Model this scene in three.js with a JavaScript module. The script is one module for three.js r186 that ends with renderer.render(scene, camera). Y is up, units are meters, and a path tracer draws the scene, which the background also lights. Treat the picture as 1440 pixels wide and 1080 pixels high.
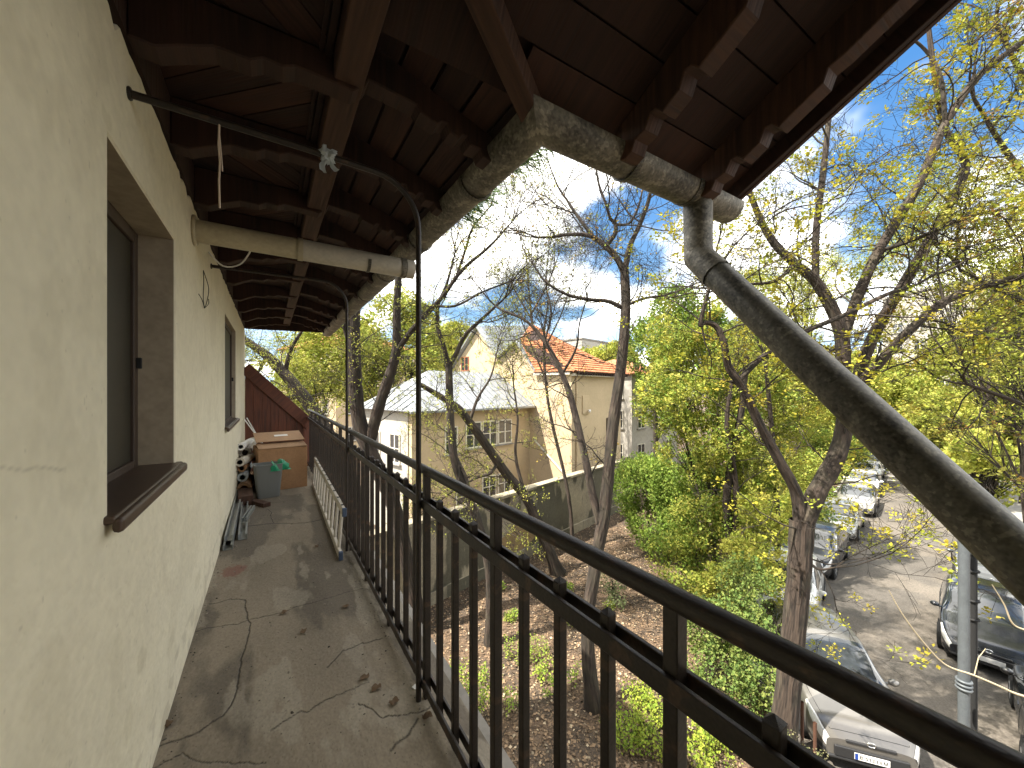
import * as THREE from 'three';
import { mergeGeometries } from 'three/addons/utils/BufferGeometryUtils.js';
import { RoundedBoxGeometry } from 'three/addons/geometries/RoundedBoxGeometry.js';

// ------------------------------------------------------------------ camera, sky, sun, exposure
const V3 = THREE.Vector3;
const scene = new THREE.Scene();
const FOCAL = 545, TURN = 32 * Math.PI / 180, CT = Math.cos(TURN), ST = Math.sin(TURN);
const EYE = 7.2, FLOOR = 5.75;                        // eye and balcony floor above the street, metres
const camera = new THREE.PerspectiveCamera(2 * Math.atan(540 / FOCAL) * 180 / Math.PI, 4 / 3, 0.05, 1500);
camera.position.set(0, EYE, 0);
camera.rotation.set(0, -TURN, 0);
camera.setViewOffset(1440, 1080, 0, -8, 1440, 1080);
const renderer = new THREE.WebGLRenderer({ antialias: true });
renderer.setSize(1024, 768);
renderer.toneMapping = THREE.LinearToneMapping;
renderer.toneMappingExposure = 7.0;
renderer.shadowMap.enabled = true;

// random numbers and noise
function rng(seed) { let a = seed >>> 0; return () => { a = a + 0x6D2B79F5 | 0; let t = Math.imul(a ^ a >>> 15, 1 | a); t = t + Math.imul(t ^ t >>> 7, 61 | t) ^ t; return ((t ^ t >>> 14) >>> 0) / 4294967296; }; }
function hash3(x, y, z) { let h = Math.imul(x, 374761393) ^ Math.imul(y, 668265263) ^ Math.imul(z, 2147483647 ^ 0x5bd1e995); h = Math.imul(h ^ h >>> 13, 1274126177); return ((h ^ h >>> 16) >>> 0) / 4294967296; }
const sm = t => t * t * (3 - 2 * t), mixn = (a, b, t) => a + (b - a) * t, clamp = (x, a = 0, b = 1) => Math.min(b, Math.max(a, x));
function noise3(x, y, z) {
  const i = Math.floor(x), j = Math.floor(y), k = Math.floor(z), u = sm(x - i), v = sm(y - j), w = sm(z - k);
  const h = (a, b, c) => hash3(i + a, j + b, k + c);
  return mixn(mixn(mixn(h(0, 0, 0), h(1, 0, 0), u), mixn(h(0, 1, 0), h(1, 1, 0), u), v), mixn(mixn(h(0, 0, 1), h(1, 0, 1), u), mixn(h(0, 1, 1), h(1, 1, 1), u), v), w);
}
function fbm3(x, y, z, o) { let s = 0, a = .5, n = 0; for (let i = 0; i < o; i++) { s += a * noise3(x, y, z + i * 17); n += a; a *= .5; x *= 2.03; y *= 2.03; z *= 2.03; } return s / n; }
function pnoise(x, y, px, py, sd) {                    // periodic value noise
  const i = Math.floor(x), j = Math.floor(y), u = sm(x - i), v = sm(y - j), m = (a, p) => ((a % p) + p) % p;
  const h = (a, b) => hash3(m(i + a, px), m(j + b, py), sd);
  return mixn(mixn(h(0, 0), h(1, 0), u), mixn(h(0, 1), h(1, 1), u), v);
}
function pf(x, y, f, o, sd, fy = f) { let s = 0, a = .5, n = 0; for (let k = 0; k < o; k++) { s += a * pnoise(x * f, y * fy, f, fy, sd + k); n += a; a *= .5; f *= 2; fy *= 2; } return s / n; }

const sunTo = new V3(-.975, 1.40, -.2).normalize();
{
  const W = 1024, H = 512, d = new Float32Array(W * H * 4);
  for (let y = 0; y < H; y++) for (let x = 0; x < W; x++) {
    const el = ((y + .5) / H - .5) * Math.PI, az = ((x + .5) / W - .5) * 2 * Math.PI;
    const dx = Math.cos(el) * Math.cos(az), dy = Math.sin(el), dz = Math.cos(el) * Math.sin(az);
    const up = Math.max(dy, 0), h = Math.pow(1 - up, 3);
    let r = mixn(.008, .10, h), g = mixn(.042, .16, h), b = mixn(.115, .21, h);
    if (dy > -.02) {
      const k = 1 / (Math.max(dy, 0) + .28), cx = dx * k, cz = dz * k;
      const n = fbm3(cx * 3.4 + 45.51, cz * 3.4 + 46.54, 3.1, 6) * .75 + fbm3(cx * 1.2 + 45.51, cz * 1.2 + 46.54, 9.1, 3) * .25;
      const c = sm(clamp((n - .425) / .19)), lum = .74 + .9 * (fbm3(cx * 3, cz * 3, 21, 4) - .5);
      r = mixn(r, lum * 1.03, c * .95); g = mixn(g, lum, c * .95); b = mixn(b, lum * .93, c * .95);
    } else { r = .2; g = .2; b = .15; }
    const q = (y * W + x) * 4; d[q] = r; d[q + 1] = g; d[q + 2] = b; d[q + 3] = 1;
  }
  const t = new THREE.DataTexture(d, W, H, THREE.RGBAFormat, THREE.FloatType);
  t.mapping = THREE.EquirectangularReflectionMapping; t.magFilter = THREE.LinearFilter; t.minFilter = THREE.LinearFilter; t.needsUpdate = true;
  scene.background = t; scene.environment = t;
}
const sun = new THREE.DirectionalLight(new THREE.Color(1, .93, .82), 2.1);
sun.position.copy(sunTo).multiplyScalar(60).add(new V3(12, 0, -14)); sun.target.position.set(12, 0, -14);
sun.castShadow = true; sun.shadow.mapSize.set(4096, 4096);
Object.assign(sun.shadow.camera, { left: -45, right: 45, top: 45, bottom: -45, near: 1, far: 160 });
scene.add(sun, sun.target);

// ------------------------------------------------------------------ pixels to places (the photograph is 1440 x 1080, horizon at row 548)
const at = (u, v, d) => { const a = (u - 720) / FOCAL * d; return new V3(a * CT + d * ST, EYE - (v - 548) / FOCAL * d, -(d * CT - a * ST)); };
const camXZ = (cz, cx, y = 0) => new V3(cx * CT + cz * ST, y, -(cz * CT - cx * ST));         // metres ahead and to the right of the eye
const onHeight = (u, v, y) => at(u, v, (EYE - y) * FOCAL / (v - 548));
const onGround = (u, v) => onHeight(u, v, 0);
const B = (X, Y, Z) => new V3(X, EYE + Y, -Z);         // balcony axes: X outwards, Y from the eye, Z along the balcony

// ------------------------------------------------------------------ building helpers
const taken = {};
const numbered = n => { const k = taken[n] = (taken[n] ?? -1) + 1; return k ? n + '_' + String(k).padStart(3, '0') : n; };
const shade = o => { o.castShadow = o.receiveShadow = true; return o; };
function tag(o, label, category, group, kind) { o.userData.label = label; o.userData.category = category; if (group) o.userData.group = group; if (kind) o.userData.kind = kind; return o; }
function thing(name, label, category, pos, group) { const g = new THREE.Group(); g.name = numbered(name); if (pos) g.position.copy(pos); scene.add(g); return tag(g, label, category, group); }
function part(parent, name, geo, mat) {
  const g = Array.isArray(geo) ? (geo.length === 1 ? geo[0] : mergeGeometries(geo.map(q => q.index ? q.toNonIndexed() : q))) : geo;
  const m = shade(new THREE.Mesh(g, mat)); m.name = name; parent.add(m); return m;
}
function solo(name, geo, mat, label, category, group) { const m = part(scene, name, geo, mat); m.name = numbered(name); return tag(m, label, category, group); }
function struct(name, geo, mat) { const m = part(scene, name, geo, mat); m.name = numbered(name); m.userData.kind = 'structure'; m.userData.label = name.replace(/_/g, ' '); return m; }
function uvBox(g, k = 1) {                              // uv in metres, by the way each face points
  if (g.index) g = g.toNonIndexed();
  g.computeBoundingBox();
  const p = g.attributes.position, n = g.attributes.normal, uv = new Float32Array(p.count * 2);
  for (let i = 0; i < p.count; i += 3) {
    let ax = 0, ay = 0, az = 0; for (let j = i; j < i + 3; j++) { ax += n.getX(j); ay += n.getY(j); az += n.getZ(j); }
    ax = Math.abs(ax); ay = Math.abs(ay); az = Math.abs(az);
    for (let j = i; j < i + 3; j++) {
      const x = p.getX(j), y = p.getY(j), z = p.getZ(j);
      const [a, b] = ax >= ay && ax >= az ? [z, y] : ay >= az ? [x, z] : [x, y];
      uv[j * 2] = a * k; uv[j * 2 + 1] = b * k;
    }
  }
  g.setAttribute('uv', new THREE.BufferAttribute(uv, 2)); return g;
}
const place = (g, x, y, z, rx = 0, ry = 0, rz = 0) => g.applyMatrix4(new THREE.Matrix4().compose(new V3(x, y, z), new THREE.Quaternion().setFromEuler(new THREE.Euler(rx, ry, rz, 'YXZ')), new V3(1, 1, 1)));
function box(w, h, d, x = 0, y = 0, z = 0, rx = 0, ry = 0, rz = 0) { return place(uvBox(new THREE.BoxGeometry(w, h, d)), x, y, z, rx, ry, rz); }
function rbox(w, h, d, r, x = 0, y = 0, z = 0, rx = 0, ry = 0, rz = 0) { return place(uvBox(new RoundedBoxGeometry(w, h, d, 1, Math.min(r, w / 2.1, h / 2.1, d / 2.1))), x, y, z, rx, ry, rz); }
function bar(a, b, w, h, r = 0) {                       // a box beam from a to b; w across, h up
  const d = b.clone().sub(a), L = d.length(), g = uvBox(r ? new RoundedBoxGeometry(w, h, L, 1, r) : new THREE.BoxGeometry(w, h, L));
  const m = new THREE.Matrix4().lookAt(b, a, new V3(0, 1, 0)); m.setPosition(a.clone().add(b).multiplyScalar(.5));
  return g.applyMatrix4(m);
}
function extrude(pts, depth, bevel = 0) {               // outline in x,y pushed along +z
  const s = new THREE.Shape(pts.map(p => new THREE.Vector2(p[0], p[1])));
  return uvBox(new THREE.ExtrudeGeometry(s, { depth, bevelEnabled: bevel > 0, bevelSize: bevel, bevelThickness: bevel, bevelSegments: 1, steps: 1 }));
}
class Tubes {
  constructor() { this.p = []; this.n = []; this.t = []; this.i = []; }
  add(pts, rad, sides) {
    const N = pts.length, k = sides ?? (rad[0] > .06 ? 10 : rad[0] > .02 ? 6 : rad[0] > .009 ? 4 : 3), base = this.p.length / 3;
    let nx = null, run = 0;
    for (let i = 0; i < N; i++) {
      const d = pts[Math.min(i + 1, N - 1)].clone().sub(pts[Math.max(i - 1, 0)]).normalize();
      if (!nx) nx = (Math.abs(d.y) < .9 ? new V3(0, 1, 0) : new V3(1, 0, 0)).cross(d).normalize();
      else nx.addScaledVector(d, -nx.dot(d)).normalize();
      const bn = d.clone().cross(nx); if (i) run += pts[i].distanceTo(pts[i - 1]);
      for (let s = 0; s <= k; s++) {
        const a = s / k * 2 * Math.PI, c = Math.cos(a), q = Math.sin(a), x = nx.x * c + bn.x * q, y = nx.y * c + bn.y * q, z = nx.z * c + bn.z * q;
        this.p.push(pts[i].x + x * rad[i], pts[i].y + y * rad[i], pts[i].z + z * rad[i]); this.n.push(x, y, z);
        this.t.push(s / k * Math.max(.25, Math.round(rad[0] * 25) / 4), run);
      }
    }
    for (let i = 0; i < N - 1; i++) for (let s = 0; s < k; s++) { const a = base + i * (k + 1) + s, b = a + k + 1; this.i.push(a, a + 1, b, a + 1, b + 1, b); }
    return this;
  }
  geo() {
    const g = new THREE.BufferGeometry();
    g.setAttribute('position', new THREE.Float32BufferAttribute(this.p, 3)); g.setAttribute('normal', new THREE.Float32BufferAttribute(this.n, 3));
    g.setAttribute('uv', new THREE.Float32BufferAttribute(this.t, 2)); g.setIndex(this.i); return g;
  }
}
const tube = (pts, r, sides = 10) => new Tubes().add(pts, Array.isArray(r) ? r : pts.map(() => r), sides).geo();
const smooth = (pts, n) => new THREE.CatmullRomCurve3(pts, false, 'centripetal').getPoints(n);
function capped(pts, r, sides = 14) { return [tube(pts, r, sides), ...[[pts[0], pts[1]], [pts.at(-1), pts.at(-2)]].map(([a, b]) => { const g = new THREE.CircleGeometry(r, sides); const d = a.clone().sub(b).normalize(); g.applyQuaternion(new THREE.Quaternion().setFromUnitVectors(new V3(0, 0, 1), d)); g.translate(a.x, a.y, a.z); return g; })]; }

// ------------------------------------------------------------------ materials
const C = (r, g, b) => new THREE.Color().setRGB(r, g, b);
function texture(w, h, f, srgb = true) {                // f(x, y in 0..1) gives linear colour or a height
  const d = new Uint8Array(w * h * 4), e = v => Math.round(255 * clamp(srgb ? (v <= .0031308 ? 12.92 * v : 1.055 * Math.pow(v, 1 / 2.4) - .055) : v));
  for (let y = 0; y < h; y++) for (let x = 0; x < w; x++) { const c = f(x / w, y / h), q = (y * w + x) * 4; if (typeof c === 'number') d[q] = d[q + 1] = d[q + 2] = e(c); else { d[q] = e(c[0]); d[q + 1] = e(c[1]); d[q + 2] = e(c[2]); } d[q + 3] = 255; }
  const t = new THREE.DataTexture(d, w, h); t.wrapS = t.wrapT = THREE.RepeatWrapping; t.magFilter = THREE.LinearFilter; t.minFilter = THREE.LinearMipmapLinearFilter; t.generateMipmaps = true;
  if (srgb) t.colorSpace = THREE.SRGBColorSpace; t.needsUpdate = true; return t;
}
const rep = (t, x, y = x) => { t.repeat.set(x, y); return t; };
const std = (o) => new THREE.MeshStandardMaterial({ side: THREE.DoubleSide, ...o });
const phys = (o) => new THREE.MeshPhysicalMaterial({ side: THREE.DoubleSide, ...o });
const lerp3 = (a, b, t) => [mixn(a[0], b[0], t), mixn(a[1], b[1], t), mixn(a[2], b[2], t)];

const T = {};
const wallMarks = [[1.85, 6.25, .07, .05, 21], [1.70, 6.12, .05, .08, 22], [2.35, 6.05, .10, .05, 23], [3.1, 6.0, .12, .06, 24], [4.3, 6.3, .1, .12, 26], [1.5, 7.95, .05, .03, 27]];
const wallLines = [[.55, 7.25, .95, 7.08], [.95, 7.08, 1.25, 7.02], [.62, 7.62, .75, 7.58], [2.75, 6.9, 2.78, 6.3], [3.4, 7.1, 3.43, 6.5], [.7, 6.35, 1.0, 6.2], [2.62, 7.35, 2.66, 6.75], [.45, 6.9, .6, 6.95]];
T.wallC = texture(1536, 432, (x, y) => {
  const Z = 8.6 - x * 9.2, Y = 5.7 + y * 2.6, n = fbm3(Z * 1.3, Y * 1.3, 2, 5), f = fbm3(Z * 34, Y * 34, 6, 2), w = fbm3(Z * 5, Y * 5, 9, 4); let v = .94 + .12 * (n - .5) + .12 * (f - .5), k = 0;
  let c = lerp3([.78 * v, .72 * v, .56 * v], [.66 * v, .60 * v, .45 * v], sm(clamp((w - .56) / .1)) * .35);
  for (const [z, yy, rz, ry, sd] of wallMarks) { const q = Math.hypot((Z - z) / rz, (Y - yy) / ry) + 1.5 * (fbm3(Z * 22, Y * 22, sd, 4) - .5); k = Math.max(k, sm(clamp((1 - q) / .35))); } c = lerp3(c, [.47 * v, .41 * v, .26 * v], k * .26);
  for (const [z0, y0, z1, y1] of wallLines) { const dz = z1 - z0, dy = y1 - y0, t = clamp(((Z - z0) * dz + (Y - y0) * dy) / (dz * dz + dy * dy)), q = Math.hypot(Z - z0 - dz * t, Y - y0 - dy * t + .02 * (noise3(Z * 14, Y * 14, 3) - .5)); if (q < .004) c = lerp3(c, [.34, .31, .24], .5 * (1 - q / .004)); }
  const foot = fbm3(Z * 9, Y * 14, 31, 4); if (Y < 5.93 && foot > .52) c = lerp3(c, [.40 * v, .34 * v, .24 * v], sm(clamp((foot - .52) / .06)) * .32);   // splashes of dirt with an outline of their own
  if (noise3(Z * 60, Y * 60, 5) > .965) c = lerp3(c, [.4, .36, .28], .4);
  return c;
});
T.wallC.repeat.set(1 / 9.2, 1 / 2.6); T.wallC.offset.set(8.6 / 9.2, -5.7 / 2.6);
T.plasterC = rep(texture(512, 512, (x, y) => {
  const n = pf(x, y, 3, 5, 11), f = pf(x, y, 60, 3, 12), s = pf(x, y, 5, 6, 14), k = sm(clamp((s - .62) / .12));
  const spot = pf(x, y, 90, 1, 17) > .955 ? .86 : 1;
  const v = (.93 + .1 * (n - .5) + .1 * (f - .5)) * spot; return lerp3([.78 * v, .72 * v, .555 * v], [.64 * v, .585 * v, .445 * v], k * .55);
}), 1 / 2.4);
T.plasterB = rep(texture(768, 768, (x, y) => .5 * pf(x, y, 9, 4, 31) + .28 * pf(x, y, 90, 3, 32) + .22 * pf(x, y, 3, 3, 33), false), 1 / 2.4);
T.woodC = rep(texture(512, 1024, (x, y) => {
  const g = pf(x + .03 * pf(x, y, 4, 3, 41), y, 40, 3, 42, 4), b = pf(x, y, 4, 4, 43), v = .55 + .75 * (g - .35) + .5 * (b - .5);
  return [.040 * v + .003, .0155 * v + .0012, .0085 * v + .0008];
}), 1 / .5, 1 / 1);
T.woodB = rep(texture(512, 1024, (x, y) => pf(x, y, 40, 3, 42, 4), false), 1 / .5, 1);
T.barkC = rep(texture(512, 512, (x, y) => {
  const r = pf(x + .05 * pf(x, y, 4, 3, 51), y, 18, 4, 52, 5), n = pf(x, y, 5, 4, 53), v = clamp(.35 + 1.5 * (r - .33)) * (.75 + .5 * n);
  return lerp3([.066 * v + .007, .047 * v + .005, .034 * v + .004], [.064 * v + .007, .056 * v + .006, .038 * v + .004], sm(clamp((n - .5) / .2)) * .6);
}), 1, .7);
T.barkB = rep(texture(512, 512, (x, y) => pf(x + .05 * pf(x, y, 4, 3, 51), y, 18, 4, 52, 5), false), 1, .7);
T.asphC = rep(texture(768, 768, (x, y) => {
  const f = pf(x, y, 220, 2, 61), n = pf(x, y, 5, 5, 62), p = sm(clamp((pf(x, y, 3, 4, 63) - .5) / .12)), v = .8 + .75 * (f - .5) + .45 * (n - .5);
  return lerp3([.15 * v, .13 * v, .106 * v], [.112 * v, .10 * v, .085 * v], p);
}), 1 / 5);
T.soilC = rep(texture(768, 768, (x, y) => {
  const f = pf(x, y, 70, 3, 71), n = pf(x, y, 6, 5, 72), c = pf(x, y, 160, 1, 73), v = .5 + 1.1 * (f - .3) + .5 * (n - .5);
  const q = lerp3([.145 * v, .097 * v, .06 * v], [.075 * v, .054 * v, .036 * v], sm(clamp((n - .45) / .2))); return c > .8 ? [q[0] * 1.9, q[1] * 1.75, q[2] * 1.5] : q;
}), 1 / 3);
T.soilB = rep(texture(512, 512, (x, y) => pf(x, y, 50, 4, 71), false), 1 / 3);
T.zincC = rep(texture(512, 512, (x, y) => {
  const f = pf(x, y, 70, 2, 81), n = pf(x, y, 6, 5, 82), s = pf(x, y, 34, 3, 84) > .63 ? 1.6 : 1, v = (.8 + .8 * (f - .5) + 1.1 * (n - .5)) * s;
  return [.165 * v, .15 * v, .118 * v];
}), 1 / .7);
T.zincB = rep(texture(512, 512, (x, y) => .5 * pf(x, y, 40, 3, 81) + .5 * pf(x, y, 5, 3, 82), false), 1 / .7);
T.ironC = rep(texture(512, 512, (x, y) => { const n = pf(x, y, 10, 5, 91), f = pf(x, y, 80, 2, 92), k = sm(clamp((n - .6) / .1)), v = .7 + .7 * (f - .3); return lerp3([.026 * v, .0185 * v, .014 * v], [.06 * v, .035 * v, .022 * v], k); }), 2.2);
T.ironB = rep(texture(256, 256, (x, y) => .6 * pf(x, y, 12, 4, 93) + .4 * pf(x, y, 70, 2, 94), false), 2.2);
T.renderC = rep(texture(512, 512, (x, y) => { const n = pf(x, y, 4, 6, 101), f = pf(x, y, 80, 2, 102), v = .86 + .3 * (n - .5) + .12 * (f - .5); return [.56 * v, .44 * v, .28 * v]; }), 1 / 6);
T.oldC = rep(texture(768, 768, (x, y) => {
  const n = pf(x, y, 4, 6, 111), d = pf(x, y, 7, 5, 112, 3), f = pf(x, y, 90, 2, 113), k = sm(clamp((d - .45) / .1)), v = .8 + .7 * (n - .5) + .3 * (f - .5);
  return lerp3([.36 * v, .31 * v, .22 * v], [.11 * v, .10 * v, .07 * v], k);
}), 1 / 5);
T.speckC = rep(texture(256, 256, (x, y) => .86 + .28 * (pf(x, y, 8, 4, 121) - .5) + .2 * (pf(x, y, 60, 2, 122) - .5)), 1);
T.tileC = rep(texture(512, 512, (x, y) => { const i = Math.floor(x * 8), j = Math.floor(y * 4), t = hash3(i, j, 5), n = pf(x, y, 8, 4, 131), v = .72 + .5 * t + .5 * (n - .5); return [.40 * v, .145 * v + .02 * t, .062 * v]; }), 1 / 1.6, 1);

const M = {
  wall: std({ map: T.wallC, bumpMap: T.plasterB, bumpScale: .012, roughness: .92 }),
  plaster: std({ map: T.plasterC, bumpMap: T.plasterB, bumpScale: .012, roughness: .92 }),
  reveal: std({ color: C(.42, .35, .255), map: T.speckC, bumpMap: T.plasterB, bumpScale: .004, roughness: .95 }),
  wood: std({ map: T.woodC, bumpMap: T.woodB, bumpScale: .003, roughness: .82 }),
  woodB: std({ map: T.woodC, color: C(1.8, 2.0, 1.9), bumpMap: T.woodB, bumpScale: .003, roughness: .8 }),
  woodA: std({ map: T.woodC, color: C(1.35, 1.25, 1.15), bumpMap: T.woodB, bumpScale: .003, roughness: .8 }),
  woodC: std({ map: T.woodC, color: C(.82, .74, .7), bumpMap: T.woodB, bumpScale: .003, roughness: .85 }),
  redWood: std({ map: T.woodC, color: C(2.9, 2.0, 1.5), bumpMap: T.woodB, bumpScale: .002, roughness: .6 }),
  sill: std({ color: C(.085, .052, .036), roughness: .42, map: T.speckC }),
  bark: std({ map: T.barkC, bumpMap: T.barkB, bumpScale: .03, roughness: .95 }),
  barkDark: std({ map: T.barkC, color: C(.62, .58, .55), bumpMap: T.barkB, bumpScale: .03, roughness: .95 }),
  barkPale: std({ map: T.barkC, color: C(1.3, 1.22, 1.1), bumpMap: T.barkB, bumpScale: .03, roughness: .95 }),
  asphalt: std({ map: T.asphC, roughness: .93 }),
  soil: std({ map: T.soilC, bumpMap: T.soilB, bumpScale: .05, roughness: 1 }),
  zinc: std({ map: T.zincC, bumpMap: T.zincB, bumpScale: .002, roughness: .6, metalness: .25 }),
  zincDark: std({ color: C(.60, .61, .60), map: T.zincC, bumpMap: T.zincB, bumpScale: .0015, roughness: .5, metalness: .3 }),
  iron: std({ map: T.ironC, bumpMap: T.ironB, bumpScale: .0012, roughness: .46, metalness: .1 }),
  pvc: std({ color: C(.47, .41, .28), map: T.speckC, roughness: .45 }),
  pvcWhite: std({ color: C(.52, .48, .40), map: T.speckC, roughness: .45 }),
  darkScreen: std({ color: C(.032, .027, .017), map: T.speckC, roughness: .55 }),
  card: std({ color: C(.36, .20, .098), map: T.speckC, roughness: .9 }),
  cardLight: std({ color: C(.43, .265, .15), map: T.speckC, roughness: .9 }),
  white: std({ color: C(.72, .71, .68), roughness: .6 }),
  greyPlastic: std({ color: C(.135, .14, .135), roughness: .5 }),
  bag: phys({ color: C(.02, .30, .15), roughness: .35, transmission: .25, thickness: 0 }),
  alu: std({ color: C(.60, .55, .47), map: T.speckC, roughness: .5, metalness: .12 }),
  galv: std({ color: C(.40, .42, .41), map: T.speckC, roughness: .35, metalness: .6 }),
  blueCap: std({ color: C(.05, .075, .13), roughness: .6 }),
  black: std({ color: C(.012, .012, .012), roughness: .8 }),
  render: std({ map: T.renderC, roughness: .95 }),
  whiteRender: std({ color: C(.46, .43, .37), map: T.speckC, roughness: .95 }),
  old: std({ map: T.oldC, bumpMap: T.plasterB, bumpScale: .02, roughness: .97 }),
  ochre: std({ color: C(.33, .23, .115), map: T.speckC, roughness: 1 }),
  tile: std({ map: T.tileC, roughness: .85 }),
  sheet: std({ color: C(.33, .345, .355), map: T.speckC, roughness: .42, metalness: .35 }),
  sheetDark: std({ color: C(.22, .24, .26), map: T.speckC, roughness: .5, metalness: .3 }),
  glass: phys({ color: C(.03, .035, .04), roughness: .05, clearcoat: 1, clearcoatRoughness: .03 }),
  frameWhite: std({ color: C(.66, .62, .52), roughness: .6 }),
  frameBrown: std({ color: C(.05, .032, .022), roughness: .6 }),
  concreteGrey: std({ color: C(.30, .28, .25), map: T.speckC, roughness: .95 }),
  brick: std({ color: C(.36, .13, .07), map: T.speckC, roughness: .95 }),
  poleGrey: std({ color: C(.13, .145, .155), map: T.speckC, roughness: .5, metalness: .2 }),
  rust: std({ color: C(.10, .045, .025), map: T.speckC, roughness: .95 }),
  twig: std({ color: C(.50, .41, .27), roughness: .9 }),
  string: std({ color: C(.62, .50, .40), roughness: 1 }),
  rag: std({ color: C(.42, .46, .48), roughness: 1 }),
};

// ------------------------------------------------------------------ the ground, the street
{
  const N = 60, p = [], uv = [], ix = [], R = rng(5);
  const xs = []; for (let i = 0; i <= N; i++) { const t = i / N * 2 - 1; xs.push(Math.sign(t) * Math.pow(Math.abs(t), 2.4) * 420); }
  for (let j = 0; j <= N; j++) for (let i = 0; i <= N; i++) { const x = xs[i] + 12, z = xs[j] - 14; p.push(x, 0, z); uv.push(x, z); }
  for (let j = 0; j < N; j++) for (let i = 0; i < N; i++) { const a = j * (N + 1) + i, b = a + N + 1; ix.push(a, b, a + 1, a + 1, b, b + 1); }
  const g = new THREE.BufferGeometry(); g.setAttribute('position', new THREE.Float32BufferAttribute(p, 3)); g.setAttribute('uv', new THREE.Float32BufferAttribute(uv, 2)); g.setIndex(ix); g.computeVertexNormals();
  struct('garden_ground', g, M.soil);
}
const sheet = (pts, y) => { const s = new THREE.Shape(pts.map(q => new THREE.Vector2(q.x, -q.z))); const g = new THREE.ShapeGeometry(s); g.rotateX(-Math.PI / 2); g.translate(0, y, 0); return uvBox(g.toNonIndexed()); };
const leftEdge = [[1, 1.0], [4.5, 3.4], [7.5, 5.62], [9.5, 6.1], [11.5, 6.9], [13.4, 8.7], [15.5, 10.6], [22, 17.4], [30, 25.6], [60, 58], [110, 112]];
const rightEdge = [[110, 122], [60, 68], [30, 35.6], [16, 20.2], [9, 13.4], [4, 8.6], [-2, 3]];
struct('street', sheet([...leftEdge, ...rightEdge].map(q => camXZ(...q)), .004), M.asphalt);
{
  const k = []; for (let i = 1; i < leftEdge.length - 1; i++) { const a = camXZ(...leftEdge[i]), b = camXZ(...leftEdge[i + 1]); a.y = b.y = .05; k.push(bar(a, b, .14, .16)); }
  struct('kerb', k, M.concreteGrey);
  const s = rightEdge.map(q => camXZ(...q)), o = rightEdge.map(([z, x]) => camXZ(z - 1.6, x + 1.5)).reverse();
  const sh = new THREE.Shape([...s, ...o].map(q => new THREE.Vector2(q.x, -q.z))); const g = new THREE.ExtrudeGeometry(sh, { depth: .13, bevelEnabled: false }); g.rotateX(-Math.PI / 2);
  struct('pavement', uvBox(g), M.concreteGrey);
  const mk = []; for (let i = 0; i < 9; i++) { const t = 31 + i * 1.5, c = camXZ(t, t * .945, .012); mk.push(box(2.2, .006, .14, c.x, .012, c.z, 0, -.9, 0)); }
  struct('road_marking', mk, M.white);
}

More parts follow.
